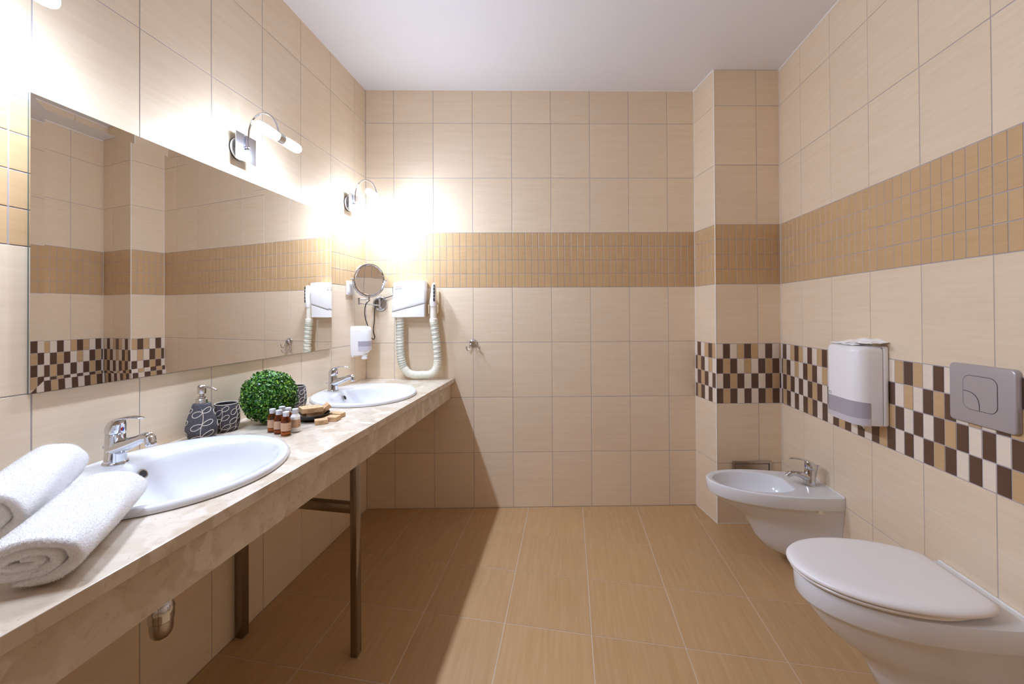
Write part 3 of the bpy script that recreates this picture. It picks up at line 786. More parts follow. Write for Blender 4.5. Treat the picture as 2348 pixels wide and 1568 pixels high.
# the wire coil wound into the hose
def helix(path, rad, turns_per_pt, n):
    out = []
    P = path; Xv = Vector((1, 0, 0))
    for i in range(len(P)):
        T_ = (P[min(i + 1, len(P) - 1)] - P[max(i - 1, 0)]).normalized()
        Xv = (Xv - T_ * Xv.dot(T_)).normalized(); Yv = T_.cross(Xv)
        a = i * turns_per_pt * 2 * PI
        out.append(P[i] + Xv * math.cos(a) * rad + Yv * math.sin(a) * rad)
    return out
for side, (i0, i1, tp) in enumerate(((0, 120, 1 / 7.0), (330, len(hp), 1 / 12.0))):
    seg = smooth_path([tuple(p) for p in hp[i0:i1]], 3)
    to_obj('coil_wire', tube(helix(seg, 0.0246, tp / 3 * 1.0, 1), 0.0020, 6), 'hose_grey', t)
to_obj('hose_cuff', lathe([(0.0245, 1.185), (0.026, 1.187), (0.026, 1.209), (0.0235, 1.212)], 28, 0.4375, -0.062), 'plastic_ivory', t)
to_obj('grip_tube', lathe([(0.0205, 1.205), (0.0205, 1.292)], 28, 0.4365, -0.062), 'plastic_ivory', t)
nz_ = []
for z, rx, ry, cx in ((1.288, 0.0205, 0.0205, 0.4365), (1.300, 0.0215, 0.022, 0.4355), (1.322, 0.0215, 0.025, 0.4355), (1.350, 0.0185, 0.026, 0.438), (1.385, 0.0165, 0.026, 0.4395), (1.410, 0.0150, 0.024, 0.440), (1.428, 0.011, 0.018, 0.441), (1.434, 0.004, 0.008, 0.4415)):
    nz_.append(ellipse(cx, -0.066, z, rx, ry, 28, 2.3))
noz = to_obj('nozzle', loft(nz_), 'plastic_white', t, angle=60)
to_obj('nozzle_slot', loft([ellipse(0.4440, -0.0895, z, rx, 0.0035, 16, 3) for rx, z in ((0.002, 1.318), (0.0052, 1.321), (0.0055, 1.36), (0.0050, 1.405), (0.004, 1.420), (0.001, 1.424))]), 'hole_dark', noz)
for z in (1.340, 1.362, 1.384, 1.404):
    to_obj('grille_bar', bm_box(0.4385, 0.4495, -0.0940, -0.0905, z - 0.0009, z + 0.0009), 'plastic_white', noz)
for s0, s1 in ((0.4055, 0.4125), (0.4600, 0.4655)):
    to_obj('holder_prong', bm_box(s0, s1, -0.072, -0.001, 1.243, 1.300, 0.0015), 'plastic_cream', t)
to_obj('holder_plate', bm_box(0.402, 0.468, -0.008, -0.0005, 1.240, 1.385, 0.0015), 'plastic_cream', t)

# ------------------------------------------------------------------ double robe hook
t = thing('robe_hook', 'small chrome double hook on the bare end wall', 'hook', tuple(BW(0.6835, 0, 1.053)), ROTB)
b = bmesh.new(); merge(b, lathe([(0.0255, 0.0004), (0.0258, 0.004), (0.023, 0.009), (0.016, 0.012), (0.0155, 0.022), (0.013, 0.0245), (0.002, 0.025)], 36), Matrix.Rotation(PI / 2, 4, 'X')); to_obj('rosette', b, 'chrome', t)
for s in (-1, 1):
    pp = smooth_path([(s * 0.010, -0.018, 0.004), (s * 0.0205, -0.020, -0.012), (s * 0.0240, -0.023, -0.032), (s * 0.0330, -0.030, -0.0445), (s * 0.0415, -0.036, -0.036), (s * 0.0435, -0.038, -0.018)], 8)
    to_obj('hook_arm', tube(pp, 0.0029, 10), 'chrome', t)

# ------------------------------------------------------------------ wall hung toilet and bidet (local: +x out from the wall, wall at x = 0)
def wplan(Lo, Wm, Ww, z, nf=34, nb=8, m=0.42):
    """plan outline from the near wall corner round the front to the far wall corner; closed by the wall edge"""
    mm = m * Lo; pts = []
    for k in range(nb):
        o = mm * k / nb; pts.append((o, -(Ww + (Wm - Ww) * (1 - (1 - k / nb) ** 2))))
    for k in range(nf + 1):
        a = -PI / 2 + PI * k / nf
        pts.append((mm + (Lo - mm) * math.cos(a) ** 0.94 if math.cos(a) > 1e-6 else mm, Wm * math.copysign(abs(math.sin(a)) ** 0.97, math.sin(a))))
    for k in range(nb - 1, -1, -1):
        o = mm * k / nb; pts.append((o, Ww + (Wm - Ww) * (1 - (1 - k / nb) ** 2)))
    return [Vector((x, y, z)) for x, y in pts]

toilet = thing('wall_toilet', 'white wall hung toilet with closed lid in the right foreground', 'toilet', (XR - 0.001, 1.490, 0.0), PI)
TR = [(0.045, 0.235, 0.085, 0.105), (0.052, 0.262, 0.097, 0.112), (0.080, 0.290, 0.103, 0.116), (0.120, 0.308, 0.106, 0.118), (0.155, 0.326, 0.110, 0.122), (0.180, 0.345, 0.115, 0.126), (0.205, 0.385, 0.124, 0.130),
      (0.235, 0.425, 0.135, 0.135), (0.270, 0.455, 0.143, 0.141), (0.300, 0.475, 0.153, 0.147), (0.322, 0.487, 0.160, 0.151), (0.3265, 0.491, 0.163, 0.153), (0.3300, 0.503, 0.174, 0.155), (0.336, 0.506, 0.177, 0.156), (0.385, 0.508, 0.178, 0.157), (0.394, 0.505, 0.175, 0.154), (0.398, 0.496, 0.167, 0.147)]
to_obj('bowl', loft([wplan(l, w, ww, z) for z, l, w, ww in TR]), 'ceramic', toilet, angle=28)
def egg(Lb, Lf, Wm, Wb, z, nf=40, nb=8):
    """closed outline: straight back edge at out = Lb, rounded front at Lf"""
    span = Lf - Lb; pts = []
    for p in wplan(span, Wm, Wb, z, nf, nb, 0.40):
        k = max(0.0, 1 - p.x / 0.045)                 # rounded back corners
        pts.append(Vector((p.x + Lb, p.y * (1 - 0.09 * k * k), z)))
    return pts
seat = loft([egg(0.098, 0.520 + g, 0.179 + g, 0.118 + g, z) for z, g in ((0.4030, -0.012), (0.4038, -0.006), (0.4065, -0.0015), (0.4120, 0.0), (0.4150, -0.002), (0.4152, -0.010))])
to_obj('seat', seat, 'plastic_seat', toilet, angle=50)
lid = loft([egg(0.074 - g, 0.526 + g, 0.185 + g, 0.138 + g, z) for z, g in ((0.4182, -0.010), (0.4186, -0.004), (0.4205, 0.0), (0.4265, 0.001), (0.4325, -0.003), (0.4365, -0.010), (0.4385, -0.022), (0.4380, -0.050), (0.4370, -0.085))])
to_obj('lid', lid, 'plastic_seat', toilet, angle=60)
to_obj('wall_seal', bm_box(0.0005, 0.008, -0.1575, 0.1575, 0.385, 0.4005, 0.002), 'caulk', toilet)
for s in (-1, 1):
    to_obj('hinge', tube([(0.062, s * 0.075 - 0.014, 0.408), (0.062, s * 0.075 + 0.014, 0.408)], 0.009, 14), 'plastic_seat', toilet)

bidet = thing('wall_bidet', 'white wall hung bidet beside the pier', 'bidet', (XR - 0.001, 2.272, 0.0), PI)
BR = [(0.050, 0.200, 0.060, 0.100), (0.056, 0.232, 0.075, 0.106), (0.085, 0.285, 0.088, 0.110), (0.135, 0.325, 0.094, 0.112), (0.190, 0.352, 0.098, 0.114), (0.225, 0.378, 0.102, 0.120), (0.245, 0.405, 0.109, 0.124), (0.270, 0.445, 0.121, 0.128), (0.295, 0.484, 0.135, 0.131),
      (0.318, 0.512, 0.146, 0.134), (0.3265, 0.520, 0.150, 0.136), (0.3305, 0.534, 0.163, 0.138), (0.338, 0.538, 0.166, 0.139), (0.380, 0.542, 0.168, 0.140), (0.388, 0.540, 0.166, 0.138), (0.392, 0.535, 0.160, 0.133)]
R = [wplan(l, w, ww, z) for z, l, w, ww in BR]
BC = Vector((0.325, 0, 0))
def inner(rx, ry, z, cx=0.325):
    out = []
    for p in R[-1]:
        a = math.atan2((p.y - 0) / 0.13, (p.x - BC.x) / 0.19)
        out.append(Vector((cx + rx * math.cos(a), ry * math.sin(a), z)))
    return out
for rx, ry, z, cx in ((0.190, 0.131, 0.3905, 0.325), (0.184, 0.126, 0.387, 0.325), (0.177, 0.120, 0.372, 0.325), (0.168, 0.113, 0.345, 0.322), (0.148, 0.098, 0.312, 0.318), (0.112, 0.074, 0.288, 0.31), (0.06, 0.042, 0.276, 0.30), (0.02, 0.02, 0.272, 0.29)):
    R.append(inner(rx, ry, z, cx))
to_obj('bowl', loft(R), 'ceramic', bidet, angle=28)
to_obj('drain', lathe([(0.026, 0.2725), (0.027, 0.2765), (0.018, 0.279), (0.002, 0.280)], 28, 0.290, 0), 'chrome', bidet)
b = bmesh.new(); merge(b, lathe([(0.0085, -0.001), (0.0085, 0.0015), (0.001, 0.0017)], 24), Matrix.Translation((0.1540, -0.006, 0.366)) @ Matrix.Rotation(math.radians(76), 4, 'Y') @ Matrix.Diagonal((1.5, 0.6, 1, 1))); to_obj('overflow_hole', b, 'hole_dark', bidet)
to_obj('fixing_cap', lathe([(0.011, 0.314), (0.014, 0.317), (0.014, 0.331)], 20, 0.105, 0.1400), 'plastic_ivory', bidet)
to_obj('wall_seal', bm_box(0.0005, 0.005, -0.1395, 0.1395, 0.385, 0.3945, 0.0015), 'caulk', bidet)
make_tap('bidet_tap', 'chrome lever tap with tilted nozzle standing on the bidet', (XR - 0.077, 2.268, 0.3905), PI, bidet=True)

# ------------------------------------------------------------------ access panel on the pier
t = thing('access_panel', 'brushed steel access panel low on the pier behind the bidet', 'panel', tuple(PF + TB * 0.2050 + Vector((0, 0, 0.290))), ROTB)
fr = bmesh.new()
for a in ((-0.1165, -0.102, -0.076, 0.076), (0.102, 0.1165, -0.076, 0.076), (-0.102, 0.102, 0.0615, 0.076), (-0.102, 0.102, -0.076, -0.0615)):
    bm_box(a[0], a[1], -0.009, -0.0004, a[2], a[3], 0.0008, 1, fr)
to_obj('frame', fr, 'chrome_satin', t)
to_obj('door', bm_box(-0.0985, 0.0985, -0.0075, -0.0004, -0.058, 0.058, 0.001, 1), 'chrome_satin', t)
to_obj('gap', bm_box(-0.1015, 0.1015, -0.0015, -0.0003, -0.061, 0.061), 'plastic_dark', t, smooth=False)

# ------------------------------------------------------------------ tissue dispenser on the right wall (local: +x out from the wall)
t = thing('tissue_dispenser', 'white wall tissue dispenser with grey window beside the flush plate', 'dispenser', (XR - 0.0005, 1.970, 0.785), PI)
def rplan(x0, x1, w, r, z, n=8):
    pts = [Vector((x0, -w, z))]
    for k in range(n + 1):
        a = -PI / 2 + (PI / 2) * k / n; pts.append(Vector((x1 - r + r * math.cos(a), -w + r + r * math.sin(a), z)))
    for k in range(n + 1):
        a = (PI / 2) * k / n; pts.append(Vector((x1 - r + r * math.cos(a), w - r + r * math.sin(a), z)))
    pts.append(Vector((x0, w, z)))
    return pts
D0, DW, DR = 0.116, 0.107, 0.052
to_obj('front_cover', loft([rplan(0.0235, D0 - 0.006, DW - 0.004, DR - 0.004, 0.004), rplan(0.0235, D0 - 0.001, DW - 0.001, DR, 0.012), rplan(0.0235, D0, DW, DR, 0.03), rplan(0.0235, D0, DW, DR, 0.297), rplan(0.0235, D0 - 0.0025, DW - 0.0025, DR, 0.309),
                            rplan(0.0235, D0 - 0.010, DW - 0.009, DR - 0.006, 0.315), rplan(0.0235, D0 - 0.022, DW - 0.022, DR - 0.016, 0.318)]), 'plastic_white', t, angle=45)
b = bm_box(0.0005, 0.0225, -DW - 0.0005, DW + 0.0005, 0.0035, 0.3185, 0.008, 3); to_obj('back_shell', b, 'plastic_white', t)
to_obj('seam', bm_box(0.02, 0.026, -DW + 0.003, DW - 0.003, 0.010, 0.312), 'groove_dark', t, smooth=False)
def wstrip(zlo, zhi, off, k0, k1, arch=0.0):
    base = rplan(0.0235, D0 + off, DW + off, DR + off, 0)[k0:k1]
    inn = rplan(0.0235, D0 - 0.001, DW - 0.001, DR - 0.001, 0)[k0:k1]
    m = len(base); A, B2, C2, D2 = [], [], [], []
    for i, (p, q_) in enumerate(zip(base, inn)):
        h = zlo(i / (m - 1)); g = zhi(i / (m - 1))
        A.append(Vector((p.x, p.y, h))); B2.append(Vector((p.x, p.y, g))); C2.append(Vector((q_.x, q_.y, g))); D2.append(Vector((q_.x, q_.y, h)))
    bm = loft([A, B2, C2, D2, A], False, False, closed=False)
    return bm
# outline index 0 is local -y (the far side from the camera after the half turn is local -y -> world +y)
to_obj('window', wstrip(lambda f: 0.032, lambda f: 0.094 + 0.004 * math.sin(PI * f), 0.0008, 1, 19), 'plastic_smoke', t, angle=50)
to_obj('window_lip', wstrip(lambda f: 0.004 + 0.010 * math.exp(-((f - 0.42) / 0.16) ** 2), lambda f: 0.0316, 0.0008, 1, 19), 'plastic_smoke_light', t, angle=50)
b = bmesh.new()
for pts in (((0, 0), (0, 0.0085), (0.011, 0.0085), (0.011, 0.005)), ((0.0045, 0.0), (0.0125, 0.0), (0.0125, 0.0035))):
    for p, q_ in zip(pts[:-1], pts[1:]):
        x0, x1 = sorted((p[0], q_[0])); z0, z1 = sorted((p[1], q_[1]))
        bm_box(D0 - 0.0005, D0 + 0.0004, -0.060 + x0 - 0.0007, -0.060 + x1 + 0.0007, 0.104 + z0 - 0.0007, 0.104 + z1 + 0.0007, 0, 1, b)
to_obj('logo_print', b, 'ink_black', t, smooth=False)
# tissue tongue hanging out
def sheet(nx, ny, fn, th=0.0006):
    bm = bmesh.new()
    G = [[bm.verts.new(fn(i / nx, j / ny)) for j in range(ny + 1)] for i in range(nx + 1)]
    for i in range(nx):
        for j in range(ny): bm.faces.new((G[i][j], G[i + 1][j], G[i + 1][j + 1], G[i][j + 1]))
    bmesh.ops.recalc_face_normals(bm, faces=bm.faces[:])
    bmesh.ops.solidify(bm, geom=bm.faces[:], thickness=th)
    return bm
rng = random.Random(3)
tg = thing('tissue_sheet', 'white tissue tip poking out below the tissue dispenser', 'tissue', (XR - 0.075, 1.895, 0.785), PI)
to_obj('sheet', sheet(8, 5, lambda u, v: Vector((0.004 * math.sin(9 * u), (u - 0.5) * 0.030, 0.006 - v * (0.020 - 0.012 * abs(math.sin(7 * u)))))), 'paper_white', tg)
# crumpled sheets lying on top
def crumple(seed, w, d, h):
    r = random.Random(seed); ph = [r.uniform(0, 6) for _ in range(8)]
    def fn(u, v):
        x, y = (u - 0.5), (v - 0.5)
        z = h * (0.5 + 0.28 * math.sin(9 * x + ph[0] + 4 * y) + 0.18 * math.sin(17 * y + ph[1] + 6 * x) + 0.10 * math.sin(31 * (x + y) + ph[2]))
        z *= 0.22 + 0.78 * (1 - (2 * x) ** 4) * (1 - (2 * y) ** 4)
        edge = 1 + 0.05 * math.sin(11 * v + ph[3]); edge2 = 1 + 0.06 * math.sin(13 * u + ph[4])
        return Vector((x * d * edge, y * w * edge2, max(0.0006, z)))
    return fn
t2 = thing('paper_towel', 'flat white paper towel lying on top of the tissue dispenser', 'paper towel', (XR - 0.058, 1.992, 1.1040), PI)
to_obj('sheet', sheet(20, 34, crumple(5, 0.170, 0.084, 0.018)), 'paper_white', t2)
t2 = thing('paper_towel', 'crumpled white paper towel overhanging the near top corner of the tissue dispenser', 'paper towel', (XR - 0.050, 1.912, 1.1150), PI)
t2.rotation_euler = (0.0, math.radians(4), PI + 0.25)
to_obj('sheet', sheet(20, 26, crumple(12, 0.120, 0.084, 0.020)), 'paper_white', t2)

# ------------------------------------------------------------------ flush plate
t = thing('flush_plate', 'grey metallic flush plate on the tiled wall above the toilet', 'flush plate', (XR - 0.0005, 1.4885, 0.9850), PI)
b = bm_box(0.0005, 0.0150, -0.1020, 0.1020, -0.0915, 0.0915)
bmesh.ops.bevel(b, geom=[e for e in b.edges if abs((e.verts[0].co - e.verts[1].co).x) > 0.01], offset=0.014, segments=6, profile=0.5, affect='EDGES')
bmesh.ops.bevel(b, geom=[e for e in b.edges if e.verts[0].co.x > 0.014 and e.verts[1].co.x > 0.014], offset=0.006, segments=4, profile=0.5, affect='EDGES')
to_obj('plate', b, 'flush_metal', t, angle=40)
# local y: +y is nearer the camera after the half turn -> world -y ; button square centred a little towards the far side
def rsq(cy, cz, h, r, x, n=8):
    out = []
    for q_ in range(4):
        ccx, ccz = ((1, 1), (-1, 1), (-1, -1), (1, -1))[q_]
        for k in range(n + 1):
            a = PI / 2 * q_ + PI / 2 * k / n
            out.append(Vector((x, cy + ccx * (h - r) + r * math.cos(a), cz + ccz * (h - r) + r * math.sin(a))))
    return out
big = rsq(0.0005, 0.006, 0.0515, 0.022, 0.0152)
bt = to_obj('large_button', loft([[Vector((0.0140, p.y, p.z)) for p in big], [Vector((0.0160, p.y, p.z)) for p in big]]), 'flush_metal', t, angle=40)
to_obj('button_groove', tube(rsq(0.0005, 0.006, 0.0522, 0.0226, 0.0152), 0.0010, 6, closed=True), 'groove_dark', bt)
arc = [Vector((0.0162, -0.0510 + 0.0015, 0.0105))] + [Vector((0.0162, -0.0510 + 0.0545 * math.sin(PI / 2 * k / 14) ** 1.0 * 0.98, -0.0455 + 0.0560 * math.cos(PI / 2 * k / 14))) for k in range(15)]
quart = [Vector((0.0162, -0.0495, 0.009))]
for k in range(1, 15): quart.append(Vector((0.0162, -0.0495 + 0.050 * min(1, math.sin(PI / 2 * k / 14) ** 0.75), 0.009 - 0.050 * (1 - math.cos(PI / 2 * k / 14) ** 0.75))))
quart.append(Vector((0.0162, 0.001, -0.0445)))
to_obj('small_button_groove', tube(quart, 0.0010, 6), 'groove_dark', bt)

# ------------------------------------------------------------------ clay accessories with scroll lines
def prof_r(prof, z):
    for (r0, z0), (r1, z1) in zip(prof[:-1], prof[1:]):
        if z0 <= z <= z1: return r0 + (r1 - r0) * (z - z0) / max(z1 - z0, 1e-6)
    return prof[-1][0]
def dense(prof, n=6):
    p = smooth_path([(r, 0, z) for r, z in prof], n)
    return [(q_.x, q_.z) for q_ in p]
def scrolls(prof, vines, rad):
    """vines: list of (angle, [2D polyline of (arc metres, z)])"""
    bm = bmesh.new()
    for ang, line in vines:
        pts = []
        for s, z in line:
            r = prof_r(prof, z); a = ang + s / max(r, 0.02)
            pts.append(Vector((r * math.cos(a), r * math.sin(a), z)))
        tube(pts, rad, 6, bm=bm)
    return bm
def leaf_loop(s0, z0, ln, wd, ang):
    out = []
    for k in range(25):
        a = 2 * PI * k / 24
        u = ln * (1 - math.cos(a)) / 2; v = wd * math.sin(a) * (0.55 + 0.45 * math.sin(a / 2))
        out.append((s0 + u * math.cos(ang) - v * math.sin(ang), z0 + u * math.sin(ang) + v * math.cos(ang)))
    return out
def vine(ang, zb_, zt_, k, seed):
    r = random.Random(seed); V = []
    stem = [(0.004 * math.sin(3 * i / 14 * 2), zt_ + (zb_ - zt_) * i / 14) for i in range(15)]
    V.append((ang, stem))
    for i in range(k):
        z = zt_ - 0.010 - (zt_ - zb_ - 0.012) * i / max(k - 1, 1) * 0.92
        ln = 0.026 + 0.004 * r.random() + 0.004 * i
        V.append((ang, leaf_loop(0.001, z, ln, 0.0085, 0.22 + 0.2 * r.random())))
        V.append((ang, leaf_loop(0.001, z, ln * 1.05, 0.0095, PI - 0.25 + 0.75 - 0.2 * r.random())))
    return V

camdir = lambda x, y: math.atan2(0 - y, 1.2725 - x)
px_, py_ = 0.060, 1.163
t = thing('lotion_pump', 'black clay pump bottle with pale scroll lines and steel pump beside the near basin', 'soap pump', (px_, py_, ZC + 0.0005))
PB_ = dense([(0.030, 0.0), (0.0385, 0.006), (0.0450, 0.022), (0.0462, 0.036), (0.0430, 0.056), (0.0365, 0.080), (0.0290, 0.104), (0.0255, 0.1140), (0.0205, 0.1160)])
to_obj('bottle', lathe(PB_, 56), 'black_clay', t, angle=60)
a0 = camdir(px_, py_)
V = []
for k, da in enumerate((0.0, 1.9, -1.9, 3.6)): V += vine(a0 + da, 0.004, 0.100, 3, 20 + k)
to_obj('scroll_relief', scrolls(PB_, V, 0.0011), 'scroll_line', t)
to_obj('collar', lathe([(0.0160, 0.1150), (0.0168, 0.1158), (0.0168, 0.1295), (0.0155, 0.1312), (0.0105, 0.1320), (0.0105, 0.1350), (0.0128, 0.1356), (0.0128, 0.1385), (0.0085, 0.1395)], 40), 'chrome_satin', t)
pump = to_obj('pump_head', lathe([(0.0070, 0.138), (0.0070, 0.1475), (0.0122, 0.1485), (0.0128, 0.150), (0.0128, 0.1680), (0.0118, 0.1728), (0.0085, 0.1762), (0.0035, 0.1776), (0.0005, 0.1778)], 40), 'chrome_satin', t, angle=45)
sd = Vector((math.cos(a0 + 0.80), math.sin(a0 + 0.80), 0))
nozp = smooth_path([tuple(sd * 0.010 + Vector((0, 0, 0.1695))), tuple(sd * 0.028 + Vector((0, 0, 0.1690))), tuple(sd * 0.044 + Vector((0, 0, 0.1660))), tuple(sd * 0.056 + Vector((0, 0, 0.1605)))], 6)
to_obj('spout', tube(nozp, [0.0034 - 0.0010 * i / (len(nozp) - 1) for i in range(len(nozp))], 14), 'chrome_satin', pump)

def make_tumbler(x, y, label, seed):
    t = thing('tumbler', label, 'tumbler', (x, y, ZC + 0.0005), 0, 'clay tumblers with scroll lines')
    PT = dense([(0.0300, 0.0), (0.0355, 0.004), (0.0415, 0.024), (0.0425, 0.044), (0.0405, 0.070), (0.0365, 0.094)])
    inn = [(max(r - 0.004, 0.001), z) for r, z in reversed(PT) if z > 0.006]
    to_obj('cup', lathe(PT + [(0.0352, 0.0955), (0.0335, 0.0948)] + inn + [(0.001, 0.006)], 56), 'black_clay', t, angle=60)
    to_obj('rim_line', tube([Vector((0.0353 * math.cos(2 * PI * k / 48), 0.0353 * math.sin(2 * PI * k / 48), 0.0953)) for k in range(48)], 0.0013, 6, closed=True), 'scroll_line', t)
    V = []; a0 = camdir(x, y)
    for k, da in enumerate((-0.35, 0.85, 2.1, -1.6, 3.4)): V += vine(a0 + da, 0.006, 0.086, 3, seed + k)
    to_obj('scroll_relief', scrolls(PT, [(a, [(s * 0.8, z) for s, z in l]) for a, l in V], 0.0010), 'scroll_line', t)
make_tumbler(0.066, 1.256, 'black clay tumbler with pale scroll lines right beside the pump bottle', 40)
make_tumbler(0.083, 1.615, 'black clay tumbler half hidden behind the round green plant', 60)

# ------------------------------------------------------------------ boxwood ball
t = thing('boxwood_ball', 'round artificial boxwood ball with small glossy green leaves on the counter', 'plant', (0.143, 1.378, ZC))
RB = 0.092
bm = bmesh.new(); bmesh.ops.create_icosphere(bm, subdivisions=3, radius=RB - 0.012)
for v in bm.verts: v.co.z = max(v.co.z, -RB + 0.0135)
bmesh.ops.translate(bm, verts=bm.verts[:], vec=(0, 0, RB + 0.006)); to_obj('core', bm, 'leaf_core', t)
vs, fs = [], []
rl = random.Random(11); NL = 7000
for i in range(NL):
    zc = 1 - 2 * (i + 0.5) / NL; a = i * 2.399963; rr = math.sqrt(max(0, 1 - zc * zc))
    n_ = Vector((rr * math.cos(a), rr * math.sin(a), zc))
    lump = 1 + 0.035 * math.sin(7 * n_.x + 3) * math.sin(6 * n_.y + 1) + 0.03 * math.sin(11 * n_.z + 5 * n_.x)
    rad = RB * lump * rl.choice((rl.uniform(0.86, 1.0), rl.uniform(0.97, 1.09)))
    p = n_ * rad + Vector((0, 0, RB + 0.007))
    if p.z < 0.0045: continue
    d = Vector((rl.gauss(0, 1), rl.gauss(0, 1), rl.gauss(0, 1)))
    nn = (n_ + d * 0.55).normalized(); tx = nn.cross(Vector((rl.gauss(0, 1), rl.gauss(0, 1), rl.gauss(0, 1)))).normalized(); ty = nn.cross(tx)
    l_ = rl.uniform(0.0034, 0.0056); w_ = l_ * rl.uniform(0.62, 0.8); cup = l_ * rl.uniform(0.1, 0.35)
    k = len(vs)
    for (u_, v_, h_) in ((-1, 0, 0), (-0.45, -0.8, 1), (0.4, -0.8, 1), (1, 0, 0.3), (0.4, 0.8, 1), (-0.45, 0.8, 1), (-0.2, 0, -0.3), (0.35, 0, -0.2)):
        q_ = p + tx * (u_ * l_) + ty * (v_ * w_) + nn * (h_ * cup)
        vs.append((q_.x, q_.y, max(q_.z, 0.0008)))
    fs += [(k, k + 1, k + 6), (k + 1, k + 2, k + 7, k + 6), (k + 2, k + 3, k + 7), (k + 3, k + 4, k + 7), (k + 4, k + 5, k + 6, k + 7), (k + 5, k, k + 6)]
me = bpy.data.meshes.new('foliage'); me.from_pydata(vs, [], fs); finish(me, True, 180)
o = to_obj('foliage', me, 'leaf_green', t); o['kind'] = 'stuff'

# ------------------------------------------------------------------ toiletry bottles
def make_bottle(x, y, lab, rz, lotion=False):
    t = thing('toiletry_bottle', lab, 'bottle', (x, y, ZC + 0.0004), rz, 'small toiletry bottles by the plant')
    r = 0.0158
    body = dense([(r - 0.003, 0.0), (r - 0.0005, 0.002), (r, 0.006), (r, 0.048), (r - 0.0008, 0.054), (r - 0.0045, 0.0605), (0.0082, 0.0635), (0.0080, 0.068)], 4)
    to_obj('glass', lathe(body, 32), 'lotion' if lotion else 'amber_glass', t, angle=60)
    to_obj('cap', lathe([(0.0088, 0.0645), (0.0100, 0.0650), (0.0100, 0.0690), (0.0092, 0.0695), (0.0092, 0.0720), (0.0106, 0.0725), (0.0106, 0.0790), (0.0098, 0.0800), (0.002, 0.0802)], 28), 'bottle_cap', t)
    def patch(a0, a1, z0, z1, rad, n=18):
        A = [Vector((rad * math.cos(a0 + (a1 - a0) * k / n), rad * math.sin(a0 + (a1 - a0) * k / n), z0)) for k in range(n + 1)]
        B2 = [Vector((p.x, p.y, z1)) for p in A]
        C2 = [Vector((p.x * (rad - 0.0003) / rad, p.y * (rad - 0.0003) / rad, z1)) for p in A]; D2 = [Vector((p.x, p.y, z0)) for p in C2]
        return loft([A, B2, C2, D2, A], False, False, closed=False)
    lb = to_obj('label', patch(-1.75, 1.75, 0.0165, 0.0440, r + 0.0005), 'label_paper', t)
    for a0, a1, z0 in ((0.55, 1.05, 0.0245), (0.62, 1.0, 0.0222), (0.6, 1.02, 0.0310), (0.7, 0.95, 0.0330)):
        to_obj('label_print', patch(a0, a1, z0, z0 + 0.0011, r + 0.0008, 6), 'ink_brown' if z0 < 0.03 else 'label_text', lb)
for i, (x, y, lab, lo) in enumerate((
        (0.3205, 1.2380, 'amber toiletry bottle nearest the counter front, in front of the other amber ones', False),
        (0.2805, 1.2545, 'amber toiletry bottle in the middle of the front row of bottles', False),
        (0.2445, 1.2680, 'amber toiletry bottle nearest the green plant, leftmost of the front row', False),
        (0.3235, 1.2830, 'white lotion bottle with brown label beside the amber bottles', True),
        (0.2525, 1.3060, 'toiletry bottle in the back row close to the plant, mostly hidden', False),
        (0.2870, 1.2935, 'toiletry bottle in the back row between plant and lotion bottle, mostly hidden', False))):
    make_bottle(x, y, lab, camdir(x, y) + (0.1, -0.15, 0.0, 0.15, 0.2, -0.1)[i], lo)

# ------------------------------------------------------------------ soap dish and soap boxes
DX, DY = 0.283, 1.438
t = thing('soap_dish', 'shallow black soap dish holding card boxes', 'dish', (DX, DY, ZC + 0.0005))
to_obj('bowl', lathe([(0.028, 0.0), (0.034, 0.001), (0.048, 0.007), (0.060, 0.017), (0.0655, 0.0265), (0.0645, 0.0275), (0.0615, 0.0245), (0.055, 0.0155), (0.043, 0.0090), (0.030, 0.0060), (0.001, 0.0055)], 56), 'black_dish', t, angle=60)
def soap_box(loc, rot, size, label, seed):
    t = thing('soap_box', label, 'soap box', loc, 0, 'small card soap boxes')
    t.rotation_euler = rot
    a, b_, c = size[0] / 2, size[1] / 2, size[2]
    bx = to_obj('carton', bm_box(-a, a, -b_, b_, 0, c, 0.0008, 1), 'kraft_card', t)
    pr = bmesh.new(); r = random.Random(seed)
    for k in range(3):
        x = -a * 0.55 + k * a * 0.5; bm_box(x, x + a * 0.34, -b_ * 0.05 + r.uniform(-0.001, 0.001), b_ * 0.06, c - 0.0001, c + 0.0002, 0, 1, pr)
    for k in range(2): bm_box(-a * 0.5, a * 0.1 + k * a * 0.2, -b_ - 0.0002, -b_ + 0.0001, c * (0.35 + 0.25 * k), c * (0.42 + 0.25 * k), 0, 1, pr)
    to_obj('print', pr, 'label_text', bx, smooth=False)
R_ = math.radians
soap_box((0.288, 1.430, ZC + 0.0170), (R_(0), R_(0), R_(60)), (0.066, 0.048, 0.0185), 'brown card soap box lying lowest in the black dish', 1)
soap_box((0.286, 1.424, ZC + 0.0355), (R_(1), R_(2), R_(52)), (0.078, 0.056, 0.0185), 'brown card soap box on top of the stack in the black dish', 2)
soap_box((0.312, 1.478, ZC + 0.0275), (R_(0), R_(-38), R_(40)), (0.056, 0.056, 0.0165), 'brown card soap box leaning on the rim of the black dish', 3)
soap_box((0.3520, 1.3920, ZC + 0.0004), (0, 0, R_(40)), (0.045, 0.034, 0.0165), 'small loose soap box nearest the camera, in front of the dish', 4)
soap_box((0.3640, 1.4420, ZC + 0.0004), (0, 0, R_(4)), (0.056, 0.040, 0.0165), 'loose soap box between the other two, lying on the marble', 5)
soap_box((0.3520, 1.4960, ZC + 0.0004), (0, 0, R_(-4)), (0.060, 0.034, 0.0165), 'loose soap box farthest from the camera, beside the far basin', 6)

